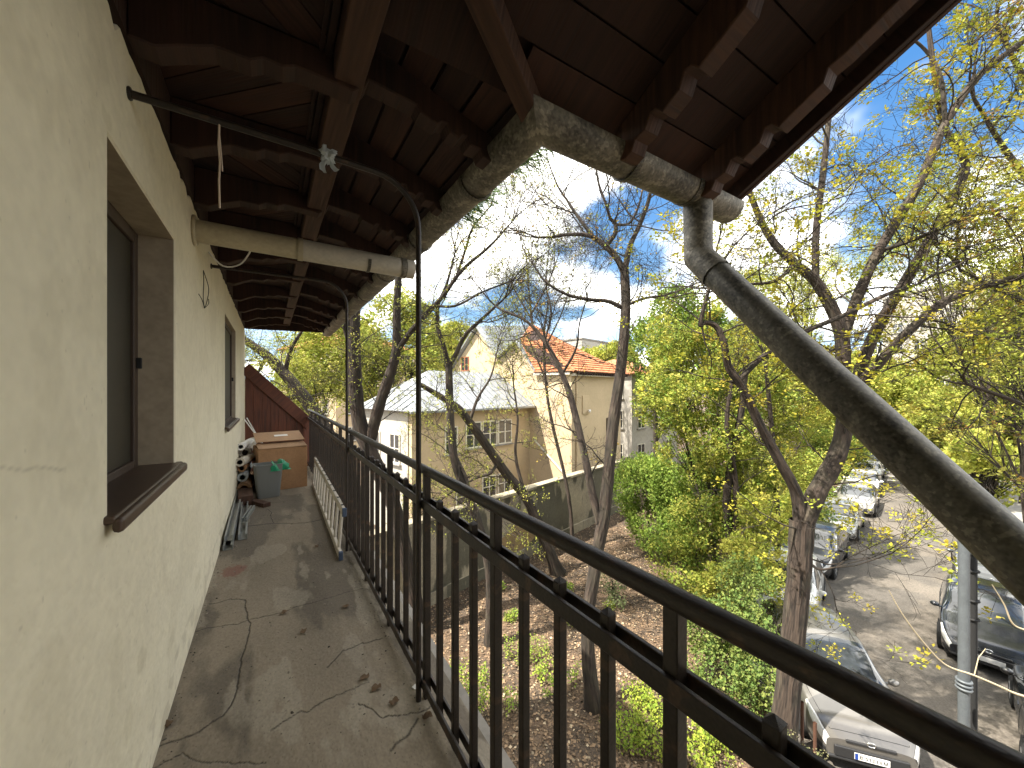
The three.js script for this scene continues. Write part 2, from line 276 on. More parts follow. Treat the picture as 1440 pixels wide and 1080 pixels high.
// ------------------------------------------------------------------ the house we stand at: wall, windows, eaves
const WX = -.382, ZEND = 8.5;
const house = thing('house', 'cream plastered house wall with brown window sills and dark timber eaves', 'house', new V3(0, 0, 0));
const win = [[1.509, 2.416, -.372, .712, .155], [4.83, 6.33, -.40, .772, .07]];
{
  const s = new THREE.Shape(); const R = rng(3);
  s.moveTo(-3, 0); s.lineTo(ZEND, 0); s.lineTo(ZEND, EYE + 1.02);
  for (let z = ZEND - .05; z > -3; z -= .045) s.lineTo(z, EYE + 1.088 + (R() - .5) * .018 - (R() < .14 ? .012 + R() * .035 : 0));
  s.lineTo(-3, EYE + 1.1);
  for (const [a, b, y0, y1] of win) { const h = new THREE.Path(); h.moveTo(a, EYE + y0); h.lineTo(b, EYE + y0); h.lineTo(b, EYE + y1); h.lineTo(a, EYE + y1); h.closePath(); s.holes.push(h); }
  const g = new THREE.ExtrudeGeometry(s, { depth: .34, bevelEnabled: true, bevelSize: .006, bevelThickness: .006, bevelSegments: 1, bevelOffset: -.006 });
  g.rotateY(Math.PI / 2); g.translate(WX - .346, 0, 0);   // shape x runs to -z, thickness to +x
  const u = uvBox(g); u.clearGroups();
  // faces inside the window openings are bare grey plaster, the rest is painted
  const p = u.attributes.position, n = u.attributes.normal, A = [], Bq = [];
  for (let i = 0; i < p.count; i += 3) {
    let cx = 0, cy = 0, cz = 0, nx = 0; for (let j = i; j < i + 3; j++) { cx += p.getX(j) / 3; cy += p.getY(j) / 3; cz += p.getZ(j) / 3; nx += n.getX(j) / 3; }
    const rev = Math.abs(nx) < .5 && win.some(([a, b, y0, y1]) => -cz > a - .05 && -cz < b + .05 && cy > EYE + y0 - .05 && cy < EYE + y1 + .05);
    (rev ? Bq : A).push(i, i + 1, i + 2);
  }
  const sub = idx => { const q = new THREE.BufferGeometry(); for (const k of ['position', 'normal', 'uv']) { const a = u.attributes[k], w = a.itemSize, o = new Float32Array(idx.length * w); idx.forEach((v, i) => { for (let c = 0; c < w; c++) o[i * w + c] = a.array[v * w + c]; }); q.setAttribute(k, new THREE.BufferAttribute(o, w)); } return q; };
  part(house, 'wall', sub(A), M.wall); for (const [a, b] of win) { const own = []; for (let i = 0; i < Bq.length; i += 3) { const z = -(p.getZ(Bq[i]) + p.getZ(Bq[i + 1]) + p.getZ(Bq[i + 2])) / 3; if (z > a - .1 && z < b + .1) own.push(Bq[i], Bq[i + 1], Bq[i + 2]); } part(house, 'window_reveal', sub(own), M.reveal).userData.label = 'unpainted grey plaster inside the window opening'; }
  for (const [a, b, y0, y1, deep] of win) {
    const w = new THREE.Group(); w.name = 'window'; house.add(w);
    const X = WX - deep, zc = -(a + b) / 2, yc = EYE + (y0 + y1) / 2, W = b - a, H = y1 - y0, f = .055;
    part(w, 'frame', [rbox(.05, H, f, .006, X, yc, -a - f / 2), rbox(.05, H, f, .006, X, yc, -b + f / 2), rbox(.05, f, W - 2 * f, .006, X, EYE + y1 - f / 2, zc), rbox(.05, f, W - 2 * f, .006, X, EYE + y0 + f / 2, zc)], M.frameBrown);
    part(w, 'insect_screen', box(.012, H - 2 * f, W - 2 * f, X + .005, yc, zc), M.darkScreen);
    part(w, 'hinge', rbox(.02, .05, .016, .004, X + .034, yc - .05, -b + .03), M.black);
    part(w, 'sill', [rbox(.20, .022, W + .07, .008, WX - .075, EYE + y0 + .014, zc), rbox(.026, .042, W + .075, .012, WX + .028, EYE + y0 - .002, zc)], M.sill);
  }
  part(house, 'wing_wall', [box(3.2, 10, .34, 1.05, 5, 1.2), box(.34, 10, 6, 2.45, 5, 4.3)], M.plaster);
  part(house, 'rear_wall', [box(.34, 8.3, 11.5, -8.5, 4.15, -2.75), box(8, 8.3, .34, -4.5, 4.15, -8.3), box(8, 8.3, .34, -4.5, 4.15, 2.8)], M.plaster);
}
// eaves: flat herringbone soffit by the wall, sloping boards outside the purlin, a second slope over the corner
const roof = new THREE.Group(); roof.name = 'roof'; house.add(roof);
const YA = X => 1.42 - .33 * (X - .32), YB = Z => 1.27 + .52 * (1.25 - Z);
const rafterZ = [.35, 1.02, 1.69, 2.31, 2.95, 3.55, 4.17, 4.95, 5.8, 6.65, 7.5, 8.35];
{
  const R = rng(9), woods = [M.wood, M.woodA, M.woodC];
  const inside = { l: p => p[0] >= -.36, r: p => p[0] <= .215 };
  function clip(poly, a, b, c) {                        // keep a*x + b*y <= c
    const o = []; for (let i = 0; i < poly.length; i++) { const p = poly[i], q = poly[(i + 1) % poly.length], dp = a * p[0] + b * p[1] - c, dq = a * q[0] + b * q[1] - c; if (dp <= 0) o.push(p); if (dp < 0 !== dq < 0) { const t = dp / (dp - dq); o.push([p[0] + (q[0] - p[0]) * t, p[1] + (q[1] - p[1]) * t]); } } return o;
  }
  for (let i = 0; i < rafterZ.length - 1; i++) {
    const z0 = rafterZ[i] + .052, z1 = rafterZ[i + 1] - .052, dir = i % 2 ? 1 : -1, w = .128, g = .007;
    for (let k = -9; k < 12; k++) {
      const q = Math.SQRT1_2, s0 = k * w + .03, s1 = s0 + w - g;
      let poly = [[-.375, z0], [.21, z0], [.21, z1], [-.375, z1]];
      poly = clip(poly, q, -dir * q, s1 - dir * q * z0 * 1); poly = clip(poly, -q, dir * q, -(s0 - dir * q * z0)); if (poly.length < 3) continue;
      const ar = Math.abs(poly.reduce((s, p, j) => { const n = poly[(j + 1) % poly.length]; return s + p[0] * n[1] - n[0] * p[1]; }, 0)) / 2; if (ar < .0012) continue;
      const e = new THREE.ExtrudeGeometry(new THREE.Shape(poly.map(p => new THREE.Vector2(p[0], p[1]))), { depth: .018, bevelEnabled: false });
      // grain along the board
      const uvp = e.attributes.position, uv = new Float32Array(uvp.count * 2), off = R() * 3;
      for (let j = 0; j < uvp.count; j++) { const x = uvp.getX(j), y = uvp.getY(j); uv[j * 2] = (x - dir * y) * q + off; uv[j * 2 + 1] = (x + dir * y) * q + off; }
      e.setAttribute('uv', new THREE.BufferAttribute(uv, 2));
      e.rotateX(-Math.PI / 2); e.translate(0, EYE + 1.305 + R() * .004, 0);   // shape y becomes -z
      part(roof, 'soffit_board', e.toNonIndexed(), woods[R() * 3 | 0]);
    }
    part(roof, 'trim', [box(.022, .02, z1 - z0, .19, EYE + 1.292, -(z0 + z1) / 2), box(.012, .014, z1 - z0, .165, EYE + 1.296, -(z0 + z1) / 2)], M.wood);
  }
  part(roof, 'purlin', bar(B(.265, 1.31, -.9), B(.265, 1.31, 8.45), .11, .2, .008), M.woodB);
  part(roof, 'wall_plate', bar(B(-.40, 1.2, -.9), B(-.40, 1.2, 8.45), .05, .2), M.woodC);
  // sloping boards of the long eave
  const n = 5, w = .70 / n;
  for (let k = 0; k < n; k++) {
    const X = .33 + w * (k + .5), Y = YA(X), zs = 1.38 - (1.0 - X) * .636;
    for (const [za, zb] of [[zs, 3.2 + .5 * (k % 2)], [3.2 + .5 * (k % 2), 6.1 - .4 * (k % 2)], [6.1 - .4 * (k % 2), 8.48]]) {
      const g = box(w - .008, .02, zb - za - .004, 0, 0, 0, 0, 0, 0); g.rotateZ(-Math.atan(.33)); g.translate(X, EYE + Y + .012, -(za + zb) / 2);
      part(roof, 'eave_board', g, woods[R() * 3 | 0]);
    }
  }
  // rafters with carved tails
  const tail = [[-.37, 1.30], [.21, 1.30], [.33, YA(.33)], [.93, YA(.93) - .002], [.955, 1.16], [.94, 1.125], [.905, 1.11], [.87, 1.12], [.855, 1.15], [.80, 1.152], [.785, 1.185], [.755, 1.185], [.74, 1.165], [.70, 1.175], [.685, 1.21], [.655, 1.21], [.635, 1.192], [.56, 1.215], [.545, 1.24], [.34, 1.265], [.325, 1.235], [.28, 1.195], [.2, 1.20], [.08, 1.205], [.04, 1.185], [-.02, 1.19], [-.06, 1.165], [-.16, 1.165], [-.24, 1.13], [-.31, 1.095], [-.37, 1.10]].reverse();
  for (const Z of rafterZ.slice(2)) { const g = extrude(tail.map(([x, y]) => [x, y + EYE]), .085, .005); g.translate(0, 0, -Z - .042); part(roof, 'rafter', g, M.wood); }
  // the slope over the corner
  const sl = Math.hypot(1, .52);
  for (let Z = 1.35, k = 0; Z > -1.2; Z -= .15, k++) {
    const z0 = Z, z1 = Z - .15, zc = (z0 + z1) / 2, x0 = zc > .96 ? .98 - (1.38 - zc) / .636 + .03 : .34, g = box(2.40 - x0, .02, .15 * sl - .008);
    g.rotateX(-Math.atan(.52)); g.translate((2.40 + x0) / 2, EYE + YB(zc) + .012, -zc); part(roof, 'eave_board', g, woods[R() * 3 | 0]);
  }
  const tailB = [[1.31, YB(1.31) - .003], [1.325, 1.15], [1.31, 1.105], [1.27, 1.085], [1.225, 1.10], [1.205, 1.145], [1.15, 1.16], [1.12, 1.215], [1.085, 1.215], [1.055, 1.185], [.98, 1.225], [.955, 1.285], [.92, 1.285], [.89, 1.255], [.72, 1.345], [.70, 1.40], [.64, 1.42], [-1.1, 2.30], [-1.1, YB(-1.1) - .003]];
  for (const X of [.83, 1.46, 2.1]) {
    const far = X < 1 ? tailB.map(([z, y]) => [Math.min(z, 1.17), y]) : tailB;
    if (X < 1) continue;
    const g = extrude(far.map(([z, y]) => [-z, y + EYE]).reverse(), .085, .005); g.rotateY(-Math.PI / 2); g.translate(X + .04, 0, 0);
    // after the turn shape x lies along world z
    part(roof, 'rafter', g, M.woodB);
  }
  part(roof, 'valley_rafter', bar(B(.93, YA(.93) - .05, 1.335), B(.30, 1.37, .935), .085, .1, .006), M.woodB);
  part(roof, 'rake_board', [bar(B(2.42, YB(1.40) + .01, 1.40), B(2.42, YB(-1.2) + .01, -1.2), .035, .17, .006)], M.wood);
  part(roof, 'rake_trim', bar(B(2.455, YB(1.40) - .055, 1.40), B(2.455, YB(-1.2) - .055, -1.2), .03, .06, .006), M.woodB);
  part(roof, 'end_board', [extrude([[-.37, 1.10], [.95, 1.13], [.97, YA(.97)], [.33, YA(.33) + .02], [-.37, 1.34]].map(([x, y]) => [x, y + EYE]), .03).translate(0, 0, -8.50)], M.woodC);
  // roof covering above
  const deck = (pts, t) => { const a = pts.map(p => p.clone()), b = pts.map(p => p.clone().add(new V3(0, t, 0))), v = []; const q = (m, n, o, p) => v.push(m, n, o, m, o, p); q(...a); q(b[3], b[2], b[1], b[0]); for (let i = 0; i < 4; i++) q(a[i], b[i], b[(i + 1) % 4], a[(i + 1) % 4]); const g = new THREE.BufferGeometry().setFromPoints(v); g.computeVertexNormals(); return uvBox(g); };
  const covering = [
    deck([B(.30, YA(.30) + .04, .9), B(1.0, YA(1.0) + .04, 1.38), B(1.0, YA(1.0) + .04, 8.55), B(.30, YA(.30) + .04, 8.55)], .05),
    deck([B(-.75, 1.36, -1.2), B(.36, 1.36, -1.2), B(.36, 1.36, 8.53), B(-.75, 1.36, 8.53)], .03),
    deck([B(.30, YB(1.38) + .04, 1.38), B(2.46, YB(1.40) + .04, 1.40), B(2.46, YB(-3.2) + .04, -3.2), B(.30, YB(-3.2) + .04, -3.2)], .05),
    deck([B(.35, 1.47, -3.2), B(.35, 1.47, 8.55), B(-4.2, 3.3, 8.55), B(-4.2, 3.3, -3.2)], .05), deck([B(-8.8, 1.2, -3.2), B(-8.8, 1.2, 8.55), B(-4.2, 3.3, 8.55), B(-4.2, 3.3, -3.2)], .05),
    box(.02, 2.4, 2.3, .325, EYE + 2.5, .1), box(2.1, .3, .02, 1.4, EYE + 3.3, 3.2),
  ];
  part(roof, 'covering', covering, M.woodC);
}
// balcony floor
{
  const W = 512, H = 1536, X0 = -.40, X1 = .76, Z0 = -1.1, Z1 = 8.5, bump = new Float32Array(W * H), dark = new Float32Array(W * H);
  const px = (u, v) => { const p = onHeight(u, v, FLOOR); return [(p.x - X0) / (X1 - X0) * W, (-p.z - Z0) / (Z1 - Z0) * H]; };
  const zq = l => l.map(([a, b]) => px(a / 2.454 + 200, b / 2.454 + 640));
  const cracks = [
    [zq([[60, 1000], [200, 950], [270, 910], [310, 860], [330, 800], [335, 740], [350, 680], [370, 600], [365, 540], [355, 505], [300, 500], [230, 515]]), 1.3],
    [zq([[190, 605], [290, 590], [380, 570], [470, 545], [560, 515], [650, 490], [760, 460]]), 1], [zq([[450, 940], [540, 895], [620, 860], [700, 820], [780, 790]]), .9],
    [zq([[640, 730], [690, 680], [760, 655], [830, 630]]), 1.1], [zq([[750, 850], [790, 890], [880, 912], [960, 890], [1010, 870]]), .9], [zq([[860, 1010], [920, 960], [950, 920]]), 1.4],
    [zq([[355, 247], [450, 237], [560, 235], [618, 224]]), 2.6], [zq([[385, 165], [450, 165], [500, 160], [590, 150]]), 1], [zq([[430, 185], [445, 200], [440, 215], [455, 235]]), 1], [zq([[40, 1078], [130, 1040], [290, 1070], [420, 1075]]), .8],
  ];
  const R = rng(77);
  for (const [pl, w] of cracks) for (let i = 0; i < pl.length - 1; i++) {
    const n = 60; for (let k = 0; k < n; k++) {
      const t = k / n, wob = 14 * (pf((i + t) * .13, w * .37, 16, 4, 200) - .5), x = mixn(pl[i][0], pl[i + 1][0], t) + wob, y = mixn(pl[i][1], pl[i + 1][1], t) + wob * .6, r = w * (.6 + .7 * pf(t + i * .3, w, 8, 2, 77)) * .85;
      for (let yy = Math.floor(y - 3); yy <= y + 3; yy++) for (let xx = Math.floor(x - 6); xx <= x + 6; xx++) { if (xx < 0 || yy < 0 || xx >= W || yy >= H) continue; const dd = Math.hypot((xx - x) / 2.1, yy - y), v = clamp(1.1 - dd / r); if (v > dark[yy * W + xx]) dark[yy * W + xx] = v; }
    }
  }
  const red = px(300 / 2.454 + 200 + 6, 400 / 2.454 + 640);
  const f = (x, y) => {
    const X = x * 4, Y = y * 33, n = fbm3(X * .9, Y * .3, 1, 5), f2 = fbm3(x * 160, y * 1200, 4, 2), pale = sm(clamp((fbm3(X * 1.8, Y * .62, 8, 5) - .62) / .07)), stain = sm(clamp((fbm3(X * 1.3 + 9, Y * .42, 14, 6) - .46) / .1)), spk = noise3(x * 260, y * 2000, 3) > .93 ? .6 : 1;
    let v = (.86 + .55 * (n - .5) + .35 * (f2 - .5)) * spk, c = lerp3([.255 * v, .214 * v, .16 * v], [.145 * v, .122 * v, .094 * v], stain * .9); c = lerp3(c, [.34 * v, .30 * v, .235 * v], pale * .65);
    const rd = Math.hypot((x * W - red[0]) / 45, (y * H - red[1]) / 22) + .7 * (fbm3(x * 60, y * 400, 2, 3) - .5), rk = sm(clamp((1 - rd) / .4)) * .55; c = lerp3(c, [.17, .045, .032], rk);
    const k = dark[Math.min(H - 1, y * H | 0) * W + Math.min(W - 1, x * W | 0)]; return lerp3(c, [.022, .019, .016], k * .9);
  };
  const map = texture(W, H, f), bm = texture(W, H, (x, y) => clamp(.62 + .5 * (fbm3(x * 8, y * 66, 31, 5) - .5) + .16 * (fbm3(x * 110, y * 850, 35, 2) - .5) - .5 * dark[Math.min(H - 1, y * H | 0) * W + Math.min(W - 1, x * W | 0)]), false);
  for (const t of [map, bm]) { t.wrapS = t.wrapT = THREE.ClampToEdgeWrapping; }
  const g = uvBox(new THREE.BoxGeometry(X1 - X0, .2, Z1 - Z0)), p = g.attributes.position, uv = g.attributes.uv; g.translate((X0 + X1) / 2, FLOOR - .1, -(Z0 + Z1) / 2);
  for (let i = 0; i < p.count; i++) uv.setXY(i, (p.getX(i) - X0) / (X1 - X0), (-p.getZ(i) - Z0) / (Z1 - Z0));
  const fl = struct('balcony_floor', g, std({ map, bumpMap: bm, bumpScale: .014, roughness: .93 }));
  fl.userData.label = 'cracked grey concrete balcony floor'; 
  struct('balcony_edge', [box(.06, .05, 9.6, .79, FLOOR - .06, -3.7), box(1.0, .3, .2, .2, FLOOR - .35, -2), box(1.0, .3, .2, .2, FLOOR - .35, -6)], M.concreteGrey);
}
// grit on the concrete
{
  const R = rng(55), n = 900, im = shade(new THREE.InstancedMesh(new THREE.IcosahedronGeometry(.0035, 0), std({ roughness: 1 }), n)), m = new THREE.Matrix4(), c = new THREE.Color();
  for (let i = 0; i < n; i++) { const e = R() < .5 ? (R() < .5 ? -.37 + .08 * R() * R() : .60 - .14 * R() * R()) : -.36 + R() * .95, s = .4 + R() * R() * 1.5; m.compose(new V3(e, FLOOR + .001, -(1 + R() * 6.5)), new THREE.Quaternion().setFromEuler(new THREE.Euler(R() * 6, R() * 6, 0)), new V3(s, s * .6, s * (1 + R()))); im.setMatrixAt(i, m); const v = .05 + R() * .3; c.setRGB(v, v * .88, v * .72); im.setColorAt(i, c); }
  im.name = 'grit'; im.userData = { kind: 'stuff', label: 'fine grit and crumbs scattered on the balcony concrete', category: 'grit' }; scene.add(im);
}
// railing
const RX = .628, ZR0 = 1.764, STEP = .1651, railTop = -.36;
{
  const r = thing('balcony_railing', 'dark brown painted iron balcony railing with square bars and round handrail', 'railing', new V3(0, 0, 0));
  part(r, 'handrail', capped([B(RX, railTop - .022, -.95), B(RX, railTop - .022, 3), B(RX, railTop - .022, 8.25)], .0215, 14), M.iron);
  for (const s of [-1, 1]) part(r, 'middle_rail', bar(B(RX + s * .021, -.535, -.95), B(RX + s * .021, -.535, 8.25), .012, .042, .003), M.iron);
  for (const s of [-1, 1]) part(r, 'bottom_rail', bar(B(RX + s * .021, -1.375, -.95), B(RX + s * .021, -1.375, 8.25), .012, .042, .003), M.iron);
  const q = .0255, bal = rbox(q, .945, q, .003), cap = place(new THREE.ConeGeometry(q * .7, .012, 4, 1).toNonIndexed(), 0, .4785, 0, 0, Math.PI / 4, 0), balg = mergeGeometries([bal, cap]);
  const sup = rbox(.031, 1.072, .031, .003);
  for (let i = -39; i <= 15; i++) {
    const Z = ZR0 - i * STEP; if (Z > 8.2 || Z < -.9) continue;
    if (((i % 4) + 4) % 4 === 0) { const m = part(r, 'support_bar', sup, M.iron); m.position.copy(B(RX, -.914, Z)); }
    else { const m = part(r, 'baluster', balg, M.iron); m.position.copy(B(RX, -.9595, Z)); }
  }
}
// the two bent pipes of an old awning
for (const [Z, zw, label] of [[ZR0, 1.69, 'bent iron awning pole beside the balcony railing with a rag knotted on it'], [ZR0 + 12 * STEP, 3.72, 'bent iron awning pole past the cream drain pipe']]) {
  const X = RX - .04, pts = [B(X, -1.452, Z), B(X, -.6, Z), B(X, .2, Z), B(X, .73, Z), ...[...Array(9)].map((_, i) => { const a = (i + 1) / 9 * Math.PI / 2; return B(X - .2 + .2 * Math.cos(a), .745 + .2 * Math.sin(a), Z - .03 * i / 9); }), B(.1, .947, mixn(Z, zw, .6)), B(WX - .02, .942, zw)];
  const t = thing('awning_pole', label, 'pole'); part(t, 'pole', tube(pts, .0125, 10), M.iron); part(t, 'wall_socket', new THREE.TorusGeometry(.016, .005, 6, 14).rotateY(Math.PI / 2).translate(WX + .004, EYE + .942, -zw), M.iron);
}

// ------------------------------------------------------------------ gutters and pipes
const GC = { X: .98, Y: 1.17, Z: 1.35, R: .095 };
function trough(a, b, side) {                            // half-round trough from a to b, open at the top; side: unit vector across
  const N = 14, p = [], ix = [], L = a.distanceTo(b), n = Math.max(2, Math.ceil(L / .3)), uv = [], ta = a.m ?? 0, tb = b.m ?? 0;
  const dirv = b.clone().sub(a).normalize();
  for (const [r, flip] of [[GC.R, 0], [GC.R - .006, 1]]) {
    const base = p.length / 3;
    for (let i = 0; i <= n; i++) for (let k = 0; k <= N; k++) {
      const th = Math.PI * k / N, o = Math.cos(th) * r, h = -Math.sin(th) * r, c = a.clone().lerp(b, i / n).addScaledVector(side, o); c.y += h;
      if (i === 0) c.addScaledVector(dirv, ta * o); if (i === n) c.addScaledVector(dirv, tb * o);   // mitred ends
      p.push(c.x, c.y, c.z); uv.push(i / n * L, th * r);
    }
    for (let i = 0; i < n; i++) for (let k = 0; k < N; k++) { const q = base + i * (N + 1) + k, w = q + N + 1; flip ? ix.push(q, q + 1, w, q + 1, w + 1, w) : ix.push(q, w, q + 1, q + 1, w, w + 1); }
  }
  const g = new THREE.BufferGeometry(); g.setAttribute('position', new THREE.Float32BufferAttribute(p, 3)); g.setAttribute('uv', new THREE.Float32BufferAttribute(uv, 2)); g.setIndex(ix); g.computeVertexNormals(); return g;
}
const arcStrap = (c, across, along, r, w) => { const N = 16, gs = []; const pts = []; for (let k = 0; k <= N; k++) { const th = Math.PI * k / N; pts.push(c.clone().addScaledVector(across, Math.cos(th) * r).add(new V3(0, -Math.sin(th) * r, 0))); } for (let k = 0; k < N; k++) gs.push(bar(pts[k], pts[k + 1], w, .008)); return gs; };
{
  const xA = new V3(1, 0, 0), zA = new V3(0, 0, -1);
  const g1 = thing('rain_gutter', 'long weathered zinc gutter along the eave above the railing', 'gutter');
  const a = B(GC.X, GC.Y, GC.Z), b = B(GC.X, GC.Y - .015, 8.55); a.m = 1; part(g1, 'trough', trough(a, b, xA), M.zinc);
  for (const Z of [1.95, 2.9, 3.9, 4.9, 5.9, 6.9, 7.9]) { const m = part(g1, 'strap', arcStrap(B(GC.X, GC.Y - .005, Z), xA, zA, GC.R + .004, .03), Z === 1.95 ? M.zincDark : M.zincDark); }
  part(g1, 'bead', tube([B(GC.X + GC.R, GC.Y + .004, 1.46), B(GC.X + GC.R, GC.Y - .011, 8.55)], .011, 8), M.zinc);
  const g2 = thing('rain_gutter', 'short weathered zinc gutter over the corner with capped end', 'gutter');
  const c = B(GC.X, GC.Y, GC.Z), d = B(2.46, GC.Y - .02, GC.Z); c.m = 1; part(g2, 'trough', trough(c, d, zA), M.zinc);
  const endc = new THREE.CircleGeometry(GC.R, 20, Math.PI, Math.PI); endc.rotateY(Math.PI / 2); endc.translate(2.46, EYE + GC.Y - .02, -GC.Z); part(g2, 'end_cap', endc, M.zinc);
  for (const X of [1.53, 2.02]) part(g2, 'strap', arcStrap(B(X, GC.Y - .01, GC.Z), zA, xA, GC.R + .004, .03), M.zincDark);
  part(g2, 'bead', tube([B(1.08, GC.Y + .004, GC.Z + GC.R), B(2.46, GC.Y - .016, GC.Z + GC.R)], .011, 8), M.zinc);
  // downpipe: short octagonal outlet, elbow, long slanting pipe that runs back to the wing of the house
  const dp = thing('downpipe', 'thick grey zinc downpipe slanting down from the corner gutter', 'pipe');
  part(dp, 'outlet', tube([B(2.12, 1.11, 1.345), B(2.115, .95, 1.34), B(2.108, .765, 1.333)], [.082, .080, .078], 8), M.zinc);
  const e = B(1.90, -.52, .17), s = B(2.107, .768, 1.332), m = s.clone().lerp(e, .62);
  const jn = B(2.107, .768, 1.332); part(dp, 'elbow', [uvBox(new THREE.SphereGeometry(.0785, 20, 14).translate(jn.x, jn.y, jn.z)), tube([jn, jn.clone().lerp(e, .1)], .0785, 20), tube([jn.clone().lerp(e, .095), jn.clone().lerp(e, .105)], .0815, 20)].map(g => uvBox(g)), M.zinc);
  part(dp, 'pipe', tube([jn.clone().lerp(e, .06), jn.clone().lerp(e, .3), m.clone().lerp(s, .02)], .0745, 20), M.zincDark);
  part(dp, 'lower_pipe', tube([m.clone().lerp(s, .05), m, e, e.clone().lerp(s, -.55), B(1.62, -2.0, -.93), B(1.62, -7.1, -.93)], .078, 20), M.zincDark);
  part(dp, 'bracket', [rbox(.05, .04, .18, .006, 1.62, EYE - 2.6, 1.03 - .05), rbox(.22, .04, .02, .004, 1.62, EYE - 2.6, .83)], M.iron);
  // cream drain pipe from the wall out to the gutter
  const pv = thing('drain_pipe', 'cream plastic drain pipe from the wall out to the gutter', 'pipe');
  part(pv, 'pipe', tube([B(WX - .02, .935, 2.92), B(.22, .928, 2.92)], .066, 18), M.pvc); part(pv, 'outer_pipe', tube([B(.17, .928, 2.92), B(.86, .918, 2.92), B(.93, .917, 2.92)], .069, 18), M.pvcWhite);
  part(pv, 'flange', new THREE.TorusGeometry(.077, .012, 8, 22).rotateY(Math.PI / 2).translate(WX + .008, EYE + .935, -2.92), M.pvc); part(pv, 'collar', tube([B(.155, .928, 2.92), B(.185, .928, 2.92)], .0735, 18), M.pvc);
  part(pv, 'end_collar', tube([B(.83, .918, 2.92), B(.87, .918, 2.92)], .0745, 18), M.zinc); part(pv, 'strap', arcStrap(B(.60, .922, 2.92), zA, xA, .071, .02), M.zincDark);
  // weeds growing over the gutter edge
  const R = rng(21);
  for (const [Z, n, l] of [[1.62, 150, 'tuft of green weeds in the gutter near the corner'], [2.25, 190, 'tuft of green weeds in the gutter between two straps']]) {
    const T1 = new Tubes(); for (let i = 0; i < n; i++) { const q = B(GC.X + .02 + R() * .07, GC.Y - .03, Z + (R() - .5) * .42), dv = new V3(.35 + R() * .8, .5 + R() * .4 - R() * 1.0, (R() - .5) * 1.3).normalize(), Lg = .08 + R() * .13; const mid = q.clone(); mid.y += .05; mid.x += .03; const p2 = mid.clone().addScaledVector(dv, Lg * .6), p3 = p2.clone().addScaledVector(dv, Lg * .6); p3.y -= .04 * R(); T1.add([q, mid, p2, p3], [.003, .003, .0025, .001], 3); }
    solo('gutter_weed', T1.geo(), std({ color: C(.085, .14, .035), roughness: .9 }), l, 'weed').userData.kind = undefined;
  }
}
// small things hanging under the eaves
{
  const p = [[-.151, .94], [-.153, .86], [-.149, .80], [-.152, .74], [-.15, .64]].map(([x, y], i) => B(x, y, 1.703 + .002 * (i % 2)));
  const st = thing('string', 'frayed pale string hanging from the awning pole', 'string'); part(st, 'cord', tube(p, .0035, 5), M.string); part(st, 'loose_strand', tube([B(-.151, .9, 1.704), B(-.145, .82, 1.704), B(-.142, .772, 1.704)], .0025, 4), M.string); part(st, 'knot', new THREE.SphereGeometry(.008, 8, 6).translate(...B(-.151, .945, 1.703).toArray()), M.string);
  const c = B(.2, .945, 1.722), g = new THREE.IcosahedronGeometry(.03, 4), q = g.attributes.position; for (let i = 0; i < q.count; i++) { const x = q.getX(i) * 60, y = q.getY(i) * 60, z = q.getZ(i) * 60, s = .55 + 1.25 * Math.abs(fbm3(x * .9 + 4, y * .9, z * .9, 3) - .5) * 2.4; q.setXYZ(i, q.getX(i) * s, q.getY(i) * s * 1.1, q.getZ(i) * s); } g.computeVertexNormals();
  const rg = thing('rag', 'pale grey rag knotted round the awning pole', 'rag', c); part(rg, 'knot', uvBox(g), M.rag); const R = rng(31);
  for (const [a, L] of [[-2.6, .05], [2.8, .06], [.5, .03], [-.7, .026]]) { const f = new THREE.PlaneGeometry(.016, L, 3, 6), p2 = f.attributes.position; for (let i = 0; i < p2.count; i++) { const y = p2.getY(i) + L / 2; p2.setXYZ(i, p2.getX(i) * (.7 + 16 * y) + .2 * y * Math.sin(y * 60), y + .012, .006 * Math.sin(p2.getX(i) * 400 + y * 90) + .004 * R()); } f.computeVertexNormals(); f.rotateZ(a); part(rg, 'loose_end', f, M.rag); }
  const w = new Tubes(); for (const l of [[[-.378, .80, 3.3], [-.37, .72, 3.25], [-.376, .60, 3.28], [-.374, .55, 3.32]], [[-.378, .80, 3.31], [-.36, .7, 3.4], [-.374, .62, 3.44], [-.374, .55, 3.32]], [[-.374, .55, 3.32], [-.37, .62, 3.5], [-.378, .66, 3.56]], [[-.374, .55, 3.32], [-.37, .58, 3.16], [-.378, .6, 3.1]]]) w.add(smooth(l.map(q => B(...q)), 12), Array(13).fill(.0022), 4);
  solo('loose_wire', w.geo(), M.black, 'thin dark wire looped on the wall below the drain pipe', 'wire');
  solo('white_cable', new Tubes().add(smooth([B(-.378, 1.0, 3.55), B(-.30, .93, 3.62), B(-.2, .98, 3.7), B(-.14, 1.06, 3.66), B(-.1, 1.14, 3.56)], 16), Array(17).fill(.006), 6).geo(), M.white, 'short white cable curling under the eaves', 'cable');
}
